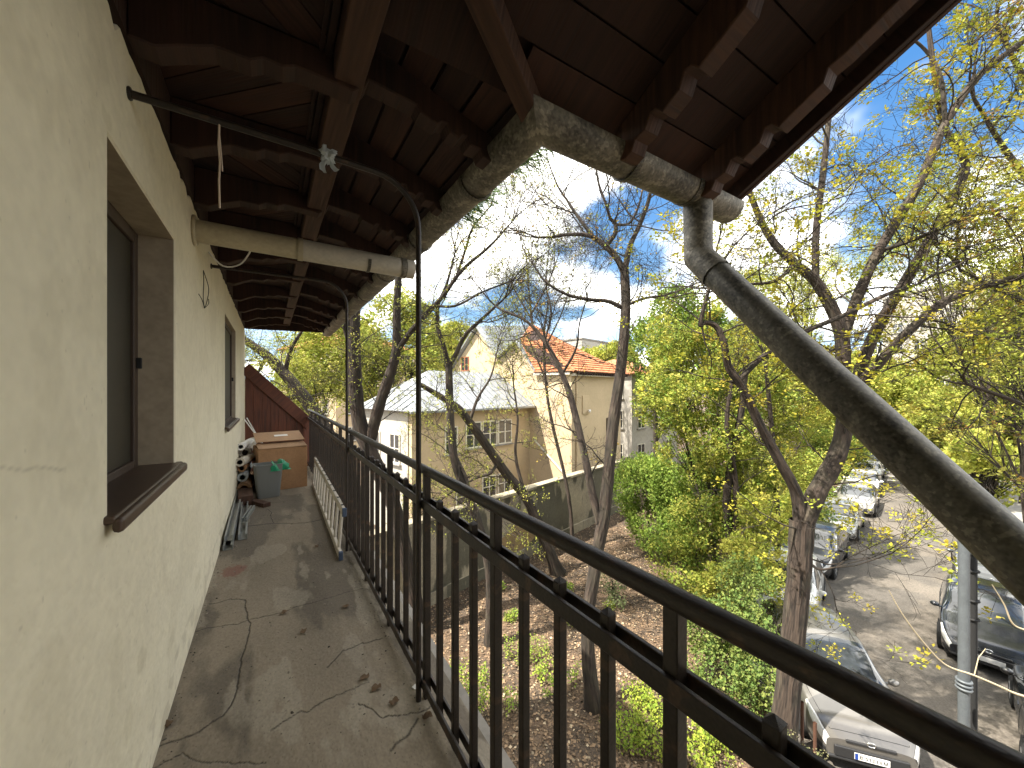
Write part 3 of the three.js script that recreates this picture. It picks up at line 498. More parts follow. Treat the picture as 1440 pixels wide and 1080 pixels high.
// end of the balcony: sloping red board screen
{
  const t = thing('board_screen', 'red brown tongue and groove board screen with sloping top at the balcony end', 'screen'), top = X => .36 - 1.02 * (X + .382);
  for (let k = 0; k < 8; k++) { const x0 = WX + .012 + k * .128, x1 = Math.min(x0 + .121, .655); part(t, 'board', extrude([[x0, FLOOR], [x1, FLOOR], [x1, EYE + top(x1)], [x0, EYE + top(x0)]], .022, .003).translate(0, 0, -8.32), M.redWood); }
  const n = new V3(1, -1.02, 0).normalize(), a = B(WX + .005, top(WX) + .03, 8.275), b = B(.655, top(.655) + .03, 8.275); part(t, 'top_board', bar(a, b, .035, .2, .005), M.redWood); part(t, 'backing', extrude([[WX + .01, FLOOR], [.65, FLOOR], [.65, EYE + top(.65)], [WX + .01, EYE + top(WX)]], .01).translate(0, 0, -8.345), M.woodC);
}
// cardboard box, bin, ladder, metal profiles, rolls
{
  const Bf = (X, Z, y = 0) => new V3(X, FLOOR + y, -Z);
  const bx = thing('cardboard_box', 'large brown cardboard box with half open lid at the balcony end', 'box', Bf(.13, 6.85)); bx.rotation.y = .13;
  const W = .62, D = .62, H = .60, t = .008;
  part(bx, 'side', rbox(W, H, t, .003, 0, H / 2, D / 2), M.card); part(bx, 'side', rbox(W, H, t, .003, 0, H / 2, -D / 2), M.card); part(bx, 'side', rbox(t, H, D - t, .003, W / 2 - .004, H / 2, 0), M.card); part(bx, 'side', rbox(t, H, D - t, .003, -W / 2 + .004, H / 2, 0), M.card); part(bx, 'bottom', box(W - .02, t, D - .02, 0, .006, 0), M.card);
  part(bx, 'flap', rbox(W, t, D * .5, .003, 0, H + .035, D / 2 - D * .235, .15, 0, 0), M.cardLight); const f = part(bx, 'flap', rbox(W + .01, t, D * .68, .003, 0, H + .135, -D * .16, .24, 0, 0), M.cardLight); part(f, 'paper_label', rbox(.18, .002, .07, .0006, .03, H + .146, -.115, .24, 0, 0), M.white);
  const bn = thing('waste_bin', 'grey plastic waste bin in front of the cardboard box', 'bin', Bf(-.02, 6.22)); bn.rotation.y = .1;
  { const p = [], ix = [], rows = [[.0, .255, .185], [.02, .262, .19], [.40, .325, .245], [.43, .335, .252], [.44, .345, .262], [.45, .345, .262], [.45, .315, .235], [.04, .25, .178]]; rows.forEach(([y, w, d]) => { for (let k = 0; k < 24; k++) { const a = k / 24 * 2 * Math.PI, c = Math.cos(a), s = Math.sin(a), e = .28; p.push(Math.sign(c) * Math.pow(Math.abs(c), e) * w / 2, y, Math.sign(s) * Math.pow(Math.abs(s), e) * d / 2); } }); for (let r = 0; r < rows.length - 1; r++) for (let k = 0; k < 24; k++) { const a = r * 24 + k, b = r * 24 + (k + 1) % 24; ix.push(a, a + 24, b, b, a + 24, b + 24); } const g = new THREE.BufferGeometry(); g.setAttribute('position', new THREE.Float32BufferAttribute(p, 3)); g.setIndex(ix); g.computeVertexNormals(); part(bn, 'bucket', uvBox(g), M.greyPlastic); part(bn, 'base', box(.24, .008, .17, 0, .01, 0), M.greyPlastic); }
  { const R = rng(41), g = new THREE.PlaneGeometry(.2, .22, 9, 9), p = g.attributes.position; for (let i = 0; i < p.count; i++) { const x = p.getX(i), y = p.getY(i); p.setXYZ(i, x * (1 - .25 * y / .11) + .012 * Math.sin(i * 2.3), .455 + (y > 0 ? .03 * Math.sin(x * 38) + y * .12 : y * .95), (y > 0 ? -.02 - y * .55 : .004) + .13 + .016 * Math.sin(x * 55 + y * 30)); } g.computeVertexNormals(); g.translate(.1, .005, .008); g.rotateY(.25); part(bn, 'bin_bag', uvBox(g), M.bag); }
  const ld = thing('ladder', 'aluminium ladder lying on its side against the railing', 'ladder');
  const lx = Z => mixn(.512, .552, (Z - 3.6) / 3), za = 3.57, zb = 6.55;
  for (const [y, dx] of [[.036, 0], [.40, .028]]) part(ld, 'stile', bar(Bf(lx(za) + dx, za, y), Bf(lx(zb) + dx, zb, y), .026, .068, .004), M.alu).userData.label = undefined;
  for (const [y, dx] of [[.036, 0], [.40, .028]]) part(ld, 'end_cap', rbox(.034, .074, .03, .006, lx(za) + dx, FLOOR + y + .002, -za + .005), M.blueCap);
  for (let Z = za + .12; Z < zb; Z += .28) { part(ld, 'rung', tube([Bf(lx(Z), Z, .05), Bf(lx(Z) + .026, Z, .385)], .0145, 8), M.alu); part(ld, 'rung_end', rbox(.020, .004, .034, .001, lx(Z) + .028, FLOOR + .4355, -Z), M.black); }
  const ch = (w, h, L) => { const t2 = .003; return [box(w, t2, L, 0, t2 / 2, 0), box(t2, h, L, -w / 2, h / 2, 0), box(t2, h, L, w / 2, h / 2, 0), box(.012, t2, L, -w / 2 + .008, h, 0), box(.012, t2, L, w / 2 - .008, h, 0)]; };
  const prof = (x, y, z, L, w, h, ry, label, rx = 0) => { const m = solo('metal_profile', ch(w, h, L), M.galv, label, 'profile'); m.position.set(x, FLOOR + y, -z); m.rotation.set(rx, ry, 0); return m; };
  prof(-.335, .004, 5.35, 2.05, .07, .04, .012, 'galvanised channel lying on the floor against the plaster wall'); prof(-.335, .046, 5.45, 2.0, .066, .045, .01, 'galvanised channel stacked on another beside the plaster wall'); prof(-.25, .004, 5.42, 1.75, .07, .05, .03, 'wide galvanised channel lying open on the floor'); prof(-.20, .058, 5.2, .5, .045, .04, -.12, 'short bright metal offcut lying on the channels');
  const pl = (x, z, ry, label) => { const m = solo('timber_offcut', rbox(.09, .05, .42, .004), M.woodB, label, 'timber'); m.position.set(x, FLOOR + .025, -z); m.rotation.y = ry; }; pl(-.13, 5.85, .5, 'short timber offcut on the floor before the grey bin');
  const roll = (p, q, r, label, m = M.cardLight) => { const t3 = thing('paper_roll', label, 'roll'); part(t3, 'tube', tube([p, q], r, 16), m); for (const [e, o] of [[p, q], [q, p]]) { const d = e.clone().sub(o).normalize(), g = new THREE.RingGeometry(r * .55, r, 16).applyQuaternion(new THREE.Quaternion().setFromUnitVectors(new V3(0, 0, 1), d)).translate(e.x, e.y, e.z); part(t3, 'end', g, m); } };
  roll(Bf(-.30, 6.45, .09), Bf(-.28, 7.3, .10), .085, 'fat cardboard roll lying at the bottom of the clutter'); roll(Bf(-.32, 6.5, .24), Bf(-.29, 7.4, .25), .062, 'grey paper roll lying on the fat roll', M.rag);
  roll(Bf(-.33, 6.55, .36), Bf(-.25, 7.3, .41), .055, 'brown paper roll in the clutter behind the bin', M.card); roll(Bf(-.34, 6.32, .48), Bf(-.20, 7.25, .42), .057, 'cream paper roll pointing out of the clutter', M.pvcWhite); roll(Bf(-.31, 6.95, .52), Bf(-.25, 8.0, .56), .075, 'cream plastic bucket-sized roll on top of the clutter', M.pvcWhite);
  roll(Bf(-.35, 6.7, .64), Bf(-.27, 7.7, .6), .052, 'slim white roll at the top of the clutter', M.white);
  for (const [k, l] of [[0, 'thin white stick leaning on the wall behind the box'], [1, 'second thin white stick crossing beside the box']]) solo('white_stick', tube([Bf(-.10 + k * .02, 7.3, .60 - k * .06), Bf(-.355 + k * .03, 7.6 + k * .2, .98)], .009, 6), M.white, l, 'stick');
  solo('timber_offcut', rbox(.16, .12, .5, .006, -.27, FLOOR + .06, -6.12, 0, .05, 0), M.woodB, 'dark timber block on the floor beside the rolls', 'timber');
  // dry leaves and scraps on the concrete
  const R = rng(61);
  for (const [u, v, k] of [[555 / 2.454 + 200, 612 / 2.454 + 640, 0], [600 / 2.454 + 200, 318 / 2.454 + 640, 0], [810 / 2.454 + 200, 805 / 2.454 + 640, 0], [770 / 2.454 + 200, 770 / 2.454 + 640, 0], [868 / 2.454 + 200, 856 / 2.454 + 640, 0], [490 / 2.454 + 200, 548 / 2.454 + 640, 0], [92 / 2.454 + 200, 935 / 2.454 + 640, 0], [985 / 2.454 + 200, 905 / 2.454 + 640, 0], [700 / 2.454 + 200, 528 / 2.454 + 640, 0]]) {
    const p = onHeight(u, v, FLOOR), g = new THREE.PlaneGeometry(.045, .03, 4, 3), q = g.attributes.position; for (let i = 0; i < q.count; i++) q.setXYZ(i, q.getX(i) * (1 - 8 * Math.abs(q.getY(i))) + R() * .006, q.getY(i) + R() * .006, .004 + R() * .012); g.computeVertexNormals(); g.rotateX(-Math.PI / 2); g.rotateY(R() * 6);
    const m = solo('dry_leaf', g, std({ color: C(.13, .085, .05), roughness: 1 }), 'curled dry leaf on the cracked balcony concrete', 'leaf', 'dry leaves on the balcony'); m.position.set(p.x, FLOOR + .002, p.z);
  }
  const p = onHeight(943 / 2.454 + 200, 800 / 2.454 + 640, FLOOR); solo('paper_scrap', box(.03, .003, .02, p.x, FLOOR + .003, p.z, .1, .5, 0), M.white, 'tiny white paper scrap on the concrete by the railing', 'scrap');
}

// ------------------------------------------------------------------ trees
const leafShape = (n, size, R, spread) => {              // a spray of n folded leaves round the origin
  const v = [], no = [];
  for (let i = 0; i < n; i++) {
    const d = new V3(R() - .5, R() * .8 - .35, R() - .5).normalize(), s = size * (.65 + .6 * R()), up = new V3(R() - .5, 1.1, R() - .5).normalize(), side = d.clone().cross(up).normalize(), o = d.clone().multiplyScalar(spread * (.25 + .75 * R())).add(new V3((R() - .5) * spread, (R() - .5) * spread * .7, (R() - .5) * spread));
    const tip = o.clone().addScaledVector(d, s), m = o.clone().addScaledVector(d, s * .48), nrm = side.clone().cross(d), a = m.clone().addScaledVector(side, s * .42).addScaledVector(nrm, s * .12), b = m.clone().addScaledVector(side, -s * .42).addScaledVector(nrm, s * .12);
    v.push(o, a, tip, o, tip, b);
  }
  const g = new THREE.BufferGeometry().setFromPoints(v); g.computeVertexNormals(); return g;
};
const leafMat = (tr = .38) => phys({ color: C(1, 1, 1), roughness: .75, transmission: tr, thickness: 0, ior: 1.3, specularIntensity: .35 });
const LM = leafMat();
function leaves(parent, name, pts, shape, cols, R, s0 = .7, s1 = .7) {
  if (!pts.length) return;
  const im = shade(new THREE.InstancedMesh(shape, LM, pts.length)); im.name = name; im.userData.kind = 'stuff';
  const m = new THREE.Matrix4(), q = new THREE.Quaternion(), e = new THREE.Euler(), sc = new V3(), c = new THREE.Color();
  pts.forEach((p, i) => { e.set((R() - .5) * .9, R() * 6.28, (R() - .5) * .9); q.setFromEuler(e); const s = s0 + s1 * R(); sc.set(s, s, s); im.setMatrixAt(i, m.compose(p, q, sc)); const k = cols[Math.floor(R() * cols.length)], v = .8 + .4 * R(); c.setRGB(k[0] * v, k[1] * v, k[2] * v); im.setColorAt(i, c); });
  parent.add(im); return im;
}
const YG = [[.40, .40, .075], [.36, .39, .07], [.45, .42, .09], [.30, .35, .06]], GR = [[.18, .27, .045], [.23, .31, .055], [.15, .23, .042], [.28, .335, .07]], OL = [[.30, .33, .06], [.24, .30, .05], [.36, .36, .08]], RUST = [[.36, .22, .06], [.40, .30, .06]];
function grow(W, p, dir, len, r, lvl, o, R) {
  const n = Math.max(3, Math.min(7, Math.round(len / .16))), pts = [p.clone()], d = dir.clone(), rad = [r], q = p.clone();
  for (let i = 1; i <= n; i++) { d.x += (R() - .5) * o.wob; d.y += (R() - .5) * o.wob + o.up; d.z += (R() - .5) * o.wob; d.normalize(); q.addScaledVector(d, len / n); pts.push(q.clone()); rad.push(Math.max(o.min, r * (1 - .68 * i / n))); }
  W.twigs.add(pts, rad);
  if (lvl < o.levels) {
    const k = Math.max(2, Math.round(len / o.gap[lvl])); for (let i = 0; i < k; i++) {
      const t = .18 + .82 * (i + R()) / k, f = t * n, a = Math.min(n - 1, Math.floor(f)), b = pts[a].clone().lerp(pts[a + 1], f - a), dd = pts[a + 1].clone().sub(pts[a]).normalize(), ax = new V3(R() - .5, R() - .5, R() - .5).cross(dd).normalize();
      dd.applyAxisAngle(ax, .5 + R() * .7); grow(W, b, dd, len * (.38 + .3 * R()) * (1.15 - .4 * t), Math.max(o.min, rad[a] * (.5 + .15 * R())), lvl + 1, o, R);
    }
  }
  if (lvl >= o.levels - 1) { W.tips.push(pts.at(-1)); if (R() < .5) W.tips.push(pts[n >> 1]); }
}
// limbs: lists of [u, v, distance, radius]; the first is the trunk
function limbTree(name, label, cat, limbs, o, leaf, mat, group) {
  const R = rng(o.seed), W = { twigs: new Tubes(), tips: [] }, tr = new Tubes(), t = thing(name, label, cat, undefined, group);
  limbs.forEach((l, li) => {
    const P = l.map(q => at(q[0], q[1], q[2])), n = (P.length - 1) * 6, c = new THREE.CatmullRomCurve3(P, false, 'centripetal'), pts = [], rad = [];
    if (li === 0) P[0].y = Math.min(P[0].y, -.02);
    for (let i = 0; i <= n; i++) { const f = i / n * (P.length - 1), a = Math.min(P.length - 2, Math.floor(f)); pts.push(c.getPoint(i / n)); rad.push(mixn(l[a][3], l[a + 1][3], f - a) * (1 + .1 * (noise3(i * .9, li, o.seed) - .5))); }
    if (li === 0) { rad[0] *= 1.35; rad[1] *= 1.2; rad[2] *= 1.08; }
    tr.add(pts, rad, rad[0] > .12 ? 14 : 9);
    let len = 0; for (let i = 1; i < pts.length; i++) len += pts[i].distanceTo(pts[i - 1]);
    const from = li === 0 ? o.trunkFrom : .12, k = Math.round(len * (1 - from) * o.dens * (li === 0 ? o.trunkDens ?? .5 : 1));
    for (let i = 0; i < k; i++) {
      const f = (from + (1 - from) * (i + R()) / k) * n, a = Math.min(n - 1, Math.floor(f)), d = pts[a + 1].clone().sub(pts[a]).normalize(), ax = new V3(R() - .5, R() - .5, R() - .5).cross(d).normalize();
      d.applyAxisAngle(ax, .6 + R() * .8); if (o.side) d.addScaledVector(o.side, .3).normalize(); grow(W, pts[a].clone(), d, o.len * (.55 + .75 * R()), Math.min(rad[a] * .55, o.r1), 0, o, R);
    }
    if (li > 0 || o.trunkTip) { const d = pts.at(-1).clone().sub(pts.at(-3)).normalize(); for (let i = 0; i < 3; i++) grow(W, pts.at(-1).clone(), d.clone().add(new V3((R() - .5) * .7, R() * .5, (R() - .5) * .7)).normalize(), o.len * (.9 + .5 * R()), Math.min(rad.at(-1) * .8, o.r1 * 1.3), 0, o, R); }
  });
  part(t, 'trunk', tr.geo(), mat ?? M.bark);
  const b = part(t, 'branches', W.twigs.geo(), mat ?? M.bark); b.userData.kind = 'stuff';
  if (leaf) { const pts = []; for (const p of W.tips) if (R() < leaf.p) for (let k = 0; k < leaf.n; k++) pts.push(p.clone().add(new V3((R() - .5) * leaf.j, (R() - .5) * leaf.j, (R() - .5) * leaf.j))); leaves(t, 'crown', pts, leafShape(leaf.c, leaf.s, R, leaf.sp), leaf.cols, R); }
  return t;
}
// a leafy tree: trunk, limbs to lumps of crown, leaves in the lumps with gaps between
function leafTree(name, label, cat, base, h, lumps, o, group) {
  const R = rng(o.seed), t = thing(name, label, cat, undefined, group), tr = new Tubes(), tw = new Tubes(), pts = [], r0 = o.r ?? h * .016;
  const top = base.clone().add(new V3((R() - .5) * h * .06, h * .62, (R() - .5) * h * .06)), mid = base.clone().lerp(top, .5).add(new V3((R() - .5) * h * .05, 0, (R() - .5) * h * .05));
  const sp = smooth([base.clone().setY(base.y - .05), mid, top], 10); tr.add(sp, sp.map((_, i) => r0 * (1 - .055 * i) * (i === 0 ? 1.3 : 1)), 9); part(t, 'trunk', tr.geo(), o.bark ?? M.bark);
  for (const [c, rx, ry] of lumps) {
    const st = sp[Math.min(10, 3 + Math.floor(R() * 7))], m = st.clone().lerp(c, .5); m.y -= ry * .15; const lp = smooth([st, m, c], 8); tw.add(lp, lp.map((_, i) => r0 * .45 * (1 - .09 * i)), 6);
    for (let k = 0; k < (o.twigs ?? 26); k++) { const e = new V3(R() - .5, (R() - .5), R() - .5).normalize().multiply(new V3(rx, ry, rx)).multiplyScalar(.55 + .45 * R()).add(c), s2 = lp[3 + Math.floor(R() * 5)], mm = s2.clone().lerp(e, .5).add(new V3((R() - .5) * rx * .3, R() * ry * .2, (R() - .5) * rx * .3)); tw.add([s2, mm, e], [r0 * .14, r0 * .09, r0 * .03].map(q => Math.max(.005, q)), 3); }
    const n = Math.round(o.n * rx * rx * ry); let got = 0, tries = 0;
    while (got < n && tries++ < n * 6) { const d = new V3(R() * 2 - 1, R() * 2 - 1, R() * 2 - 1); const L = d.length(); if (L > 1 || R() > .25 + .75 * L) continue; const p = d.multiply(new V3(rx, ry, rx)).add(c); if (fbm3(p.x * o.f, p.y * o.f, p.z * o.f + o.seed, 3) < (o.cut ?? .48)) continue; if (p.y < .15) continue; pts.push(p); got++; }
  }
  const b = part(t, 'branches', tw.geo(), o.bark ?? M.bark); b.userData.kind = 'stuff';
  leaves(t, 'crown', pts, leafShape(o.c ?? 7, o.s, R, o.sp ?? o.s * 1.6), o.cols, R); return t;
}

// the bare trees in the garden
const bare = { wob: .62, up: .05, levels: 3, gap: [.26, .18, .14], min: .003, len: 1.45, r1: .018, dens: 2.7, trunkFrom: .55, trunkDens: .35 };
const bud = (p = .25, cols = OL) => ({ p, n: 1, j: .05, c: 4, s: .036, sp: .035, cols });
limbTree('bare_tree', 'tall leafless tree with rough forked trunk rising from the mulch beside the corner gutter', 'tree', [
  [[835, 1000, 8.8, .180], [828, 930, 8.8, .155], [826, 880, 8.8, .144], [838, 790, 8.8, .140], [850, 720, 8.8, .137], [862, 600, 8.8, .130], [875, 500, 8.8, .119], [880, 430, 8.8, .108], [878, 378, 8.8, .097]],
  [[876, 433, 8.8, .054], [856, 424, 8.75, .047], [827, 421, 8.6, .040], [797, 414, 8.5, .032], [767, 396, 8.4, .025], [750, 372, 8.4, .016]],
  [[878, 386, 8.8, .076], [868, 364, 8.8, .072], [844, 340, 8.9, .061], [827, 331, 8.9, .050], [797, 330, 9, .040], [779, 333, 9, .032], [755, 334, 9.1, .022]],
  [[835, 334, 8.9, .043], [812, 304, 9, .036], [797, 281, 9.1, .029], [785, 263, 9.1, .022], [770, 225, 9.1, .014]],
  [[852, 346, 8.85, .054], [865, 328, 8.8, .050], [865, 314, 8.8, .043], [859, 308, 8.8, .036], [853, 290, 8.7, .032], [841, 254, 8.7, .025], [836, 200, 8.7, .014]],
  [[865, 316, 8.8, .032], [883, 315, 8.75, .029], [895, 298, 8.7, .025], [905, 262, 8.7, .018]],
  [[879, 378, 8.8, .072], [886, 346, 8.85, .061], [901, 313, 8.9, .050], [913, 278, 8.9, .043], [920, 235, 8.9, .032], [935, 170, 8.9, .022]],
  [[880, 430, 8.8, .036], [905, 420, 8.6, .029], [935, 415, 8.4, .022], [965, 405, 8.2, .014]],
  [[843, 735, 8.8, .094], [832, 690, 8.9, .090], [822, 640, 9, .086], [808, 580, 9.2, .079], [798, 545, 9.3, .072], [783, 510, 9.4, .061], [766, 480, 9.5, .050], [738, 450, 9.7, .040], [699, 432, 9.9, .025], [670, 400, 10, .014]],
  [[790, 527, 9.35, .036], [810, 490, 9.2, .025], [815, 455, 9.1, .018], [825, 420, 9, .011]],
  [[766, 480, 9.5, .032], [775, 440, 9.6, .025], [768, 400, 9.7, .018], [772, 350, 9.8, .011]],
], { ...bare, seed: 101 }, bud(.08, [...OL, ...RUST]));
limbTree('bare_tree', 'slender leaning tree with forked top before the silver metal roof', 'tree', [
  [[690, 905, 11, .15], [688, 800, 11, .135], [672, 735, 11, .13], [658, 698, 11, .125], [640, 650, 11, .12], [634, 600, 11, .115], [631, 513, 11, .105]],
  [[631, 516, 11, .075], [622, 480, 11, .07], [616, 461, 11, .06], [616, 430, 11, .05], [628, 400, 11, .04], [640, 355, 11, .025]],
  [[632, 514, 11, .075], [640, 500, 11, .07], [655, 470, 10.9, .06], [671, 455, 10.8, .05], [690, 437, 10.7, .04], [708, 421, 10.6, .025]],
  [[640, 640, 11, .05], [655, 670, 10.9, .045], [665, 700, 10.8, .03], [690, 720, 10.6, .02]],
], { ...bare, seed: 102, len: 1.3, dens: 2.0, trunkFrom: .3, trunkDens: .9 }, bud(.7, YG));
limbTree('bare_tree', 'dark trunk leaning far to one side across the yellow house front', 'tree', [
  [[785, 806, 15.2, .25], [770, 770, 15.2, .22], [740, 700, 15, .2], [715, 670, 14.8, .185], [690, 635, 14.5, .17], [665, 600, 14.2, .155], [645, 575, 14, .14], [620, 558, 13.8, .11], [590, 540, 13.6, .07]],
  [[700, 650, 14.6, .07], [690, 665, 14.3, .06], [670, 672, 14, .045], [640, 690, 13.8, .03]],
  [[660, 595, 14.1, .07], [672, 560, 14.2, .05], [690, 530, 14.3, .035], [700, 490, 14.4, .02]],
  [[740, 702, 15, .08], [725, 640, 15.1, .06], [728, 590, 15.2, .045], [722, 540, 15.3, .03]],
], { ...bare, seed: 103, len: 1.6, dens: 1.5, r1: .022, trunkFrom: .35, trunkDens: .8, min: .0045 }, bud(.8, YG));
limbTree('bare_tree', 'thick twin trunked tree standing close behind the far end of the railing', 'tree', [
  [[591, 889, 11.5, .230], [575, 800, 11.5, .212], [550, 700, 11.4, .212], [522, 640, 11.4, .221], [507, 600, 11.4, .212], [500, 550, 11.4, .204], [497, 480, 11.4, .191], [498, 430, 11.4, .178], [500, 370, 11.4, .162]],
  [[518, 632, 11.4, .170], [524, 605, 11.4, .170], [535, 565, 11.4, .162], [547, 531, 11.4, .149], [557, 495, 11.4, .136], [558, 440, 11.4, .111], [560, 395, 11.4, .102], [566, 330, 11.4, .076]],
  [[556, 498, 11.4, .085], [575, 470, 11.2, .081], [594, 448, 11, .076], [620, 420, 10.9, .064], [650, 380, 10.8, .051], [690, 345, 10.7, .034], [720, 312, 10.6, .021]],
  [[499, 500, 11.4, .102], [488, 470, 11.3, .085], [480, 440, 11.2, .068], [470, 400, 11.2, .051]],
  [[640, 395, 10.85, .043], [655, 350, 10.8, .034], [665, 320, 10.7, .025], [690, 290, 10.7, .017]],
  [[610, 430, 10.95, .043], [640, 430, 10.7, .034], [680, 410, 10.5, .025], [720, 395, 10.4, .017]],
], { ...bare, seed: 104, len: 1.6, dens: 2.1, trunkFrom: .45 }, bud(.35, YG), M.barkDark);
limbTree('bare_tree', 'old tree leaning low behind the red board screen at the balcony end', 'tree', [
  [[530, 850, 13, .26], [515, 770, 13, .25], [495, 680, 13, .24], [470, 625, 13, .22], [450, 592, 13, .21], [430, 562, 13, .2], [400, 525, 13, .18], [375, 500, 13, .15], [350, 482, 13, .12], [325, 465, 13, .08]],
  [[425, 556, 13, .09], [400, 560, 12.7, .07], [375, 556, 12.5, .05], [350, 545, 12.4, .03]],
  [[400, 525, 13, .08], [410, 490, 13, .06], [430, 455, 13, .04], [440, 420, 13, .025]],
  [[375, 500, 13, .06], [365, 520, 12.8, .045], [355, 540, 12.6, .03]],
], { ...bare, seed: 105, len: 1.6, dens: 2.4, trunkFrom: .35, trunkDens: 1 }, bud(.8, YG), M.barkDark);
limbTree('bare_tree', 'thin straight sapling rising in front of the yellow house wall', 'tree', [
  [[806, 770, 17.6, .09], [800, 700, 17.6, .08], [770, 560, 17.6, .065], [765, 470, 17.6, .05], [772, 420, 17.6, .035]],
  [[770, 540, 17.6, .045], [745, 480, 17.6, .035], [725, 430, 17.6, .02]], [[766, 490, 17.6, .04], [790, 440, 17.6, .03], [805, 390, 17.6, .02]],
], { ...bare, seed: 106, len: 1.8, dens: 1.5, r1: .018, trunkFrom: .4, trunkDens: 1.2, min: .005 }, bud(.2, OL));
limbTree('bare_tree', 'pale twiggy tree behind the tall yellow house', 'tree', [
  [[752, 745, 30, .16], [752, 600, 30, .15], [750, 480, 30, .12], [745, 420, 30, .09]], [[748, 450, 30, .08], [725, 410, 30, .06], [705, 370, 30, .03]], [[748, 440, 30, .08], [770, 400, 30, .06], [785, 360, 30, .03]], [[745, 425, 30, .07], [742, 385, 30, .05], [738, 345, 30, .03]],
], { ...bare, seed: 107, len: 2.4, dens: 1.9, r1: .03, trunkFrom: .7, min: .008, gap: [.45, .32, .25] }, null, M.barkPale);
// the maple by the street, just in leaf
const mapleLeaf = { p: .085, n: 1, j: .06, c: 20, s: .055, sp: .085, cols: [[.42, .38, .045], [.36, .36, .04], [.46, .41, .05], [.40, .33, .045], [.30, .33, .045]] };
limbTree('maple_tree', 'forked maple with knotty trunk and fresh yellow leaves beside the parked silver crossover', 'tree', [
  [[1095, 1078, 7.4, .240], [1105, 1000, 7.4, .216], [1115, 900, 7.4, .200], [1124, 800, 7.4, .192], [1128, 732, 7.4, .204]],
  [[1126, 738, 7.4, .120], [1120, 694, 7.4, .104], [1097, 650, 7.35, .092], [1068, 596, 7.3, .084], [1039, 537, 7.2, .076], [1025, 517, 7.2, .068], [1018, 483, 7.1, .060], [1006, 458, 7.1, .052], [991, 454, 7.1, .044], [985, 458, 7.1, .040], [993, 421, 7, .036], [1002, 390, 7, .024]],
  [[1039, 535, 7.2, .052], [1077, 498, 7.1, .048], [1131, 467, 7, .044], [1185, 444, 6.9, .040], [1252, 412, 6.8, .032], [1290, 400, 6.7, .024]],
  [[1130, 736, 7.4, .176], [1150, 690, 7.45, .160], [1175, 645, 7.5, .152], [1187, 600, 7.5, .140], [1186, 521, 7.5, .128], [1181, 462, 7.5, .116], [1147, 396, 7.6, .096], [1118, 371, 7.6, .080], [1085, 337, 7.7, .068], [1056, 275, 7.7, .052], [1040, 215, 7.8, .032]],
  [[1183, 480, 7.5, .096], [1210, 408, 7.5, .092], [1235, 354, 7.5, .084], [1268, 300, 7.5, .080], [1293, 258, 7.5, .076], [1330, 174, 7.5, .068], [1379, 104, 7.4, .060], [1440, 58, 7.3, .048], [1500, 10, 7.2, .032]],
  [[1187, 560, 7.5, .104], [1214, 535, 7.3, .092], [1268, 475, 7.1, .080], [1327, 425, 6.9, .072], [1377, 404, 6.8, .064], [1440, 387, 6.6, .048], [1520, 360, 6.5, .032]],
  [[1190, 590, 7.6, .112], [1225, 480, 7.8, .104], [1281, 383, 8, .096], [1318, 317, 8.1, .084], [1358, 232, 8.2, .072], [1330, 183, 8.3, .056], [1306, 40, 8.4, .040], [1300, -60, 8.4, .024]],
  [[1147, 400, 7.6, .068], [1148, 324, 7.7, .064], [1158, 240, 7.7, .056], [1165, 171, 7.7, .048], [1170, 90, 7.8, .032]],
  [[1118, 371, 7.6, .040], [1090, 395, 7.5, .032], [1050, 400, 7.4, .024]],
  [[1330, 178, 7.5, .040], [1320, 100, 7.5, .032], [1290, 60, 7.6, .024], [1250, 40, 7.6, .016]],
  [[1235, 354, 7.5, .040], [1290, 335, 7.2, .036], [1360, 305, 7, .032], [1440, 290, 6.8, .024]],
  [[1125, 775, 7.4, .032], [1150, 800, 7.2, .024], [1175, 798, 7.1, .014]],
], { ...bare, seed: 111, len: 1.6, dens: 2.8, levels: 3, trunkFrom: .7, trunkDens: .3, gap: [.3, .22, .18], up: .02 }, mapleLeaf);
limbTree('maple_tree', 'second maple across the kerb reaching over the street with pale bare twigs', 'tree', [
  [[1560, 1030, 8.2, .2], [1570, 850, 8.2, .18], [1575, 650, 8.2, .16], [1560, 480, 8.2, .14], [1540, 350, 8.2, .11]],
  [[1560, 560, 8.2, .09], [1500, 470, 8, .07], [1430, 420, 7.8, .05], [1350, 380, 7.6, .03]], [[1570, 640, 8.2, .08], [1510, 610, 7.9, .06], [1440, 570, 7.7, .045], [1360, 540, 7.6, .03]],
  [[1545, 380, 8.2, .09], [1480, 290, 8.1, .07], [1420, 220, 8, .05], [1370, 140, 8, .03]], [[1540, 360, 8.2, .08], [1500, 200, 8.2, .06], [1440, 110, 8.2, .05], [1400, 30, 8.2, .03]],
], { ...bare, seed: 112, len: 1.6, dens: 2.4, trunkFrom: .5, gap: [.34, .26, .2] }, { ...mapleLeaf, p: .26, cols: [...YG, ...YG, ...RUST] });
limbTree('bare_tree', 'twin stemmed dark trunk standing inside the bushy light green tree', 'tree', [
  [[1024, 862, 12.5, .15], [1026, 760, 12.5, .13], [1022, 700, 12.5, .12], [1030, 640, 12.5, .11], [1042, 580, 12.5, .10], [1050, 500, 12.5, .08]], [[1027, 790, 12.5, .10], [1036, 720, 12.4, .09], [1032, 660, 12.4, .085], [1022, 600, 12.4, .07], [1030, 530, 12.4, .05]], [[1094, 800, 13.2, .09], [1092, 700, 13.2, .085], [1085, 600, 13.2, .075], [1075, 500, 13.2, .05]],
], { ...bare, seed: 113, len: 1.2, dens: 1.6, trunkFrom: .5 }, bud(.7, YG), M.barkDark);
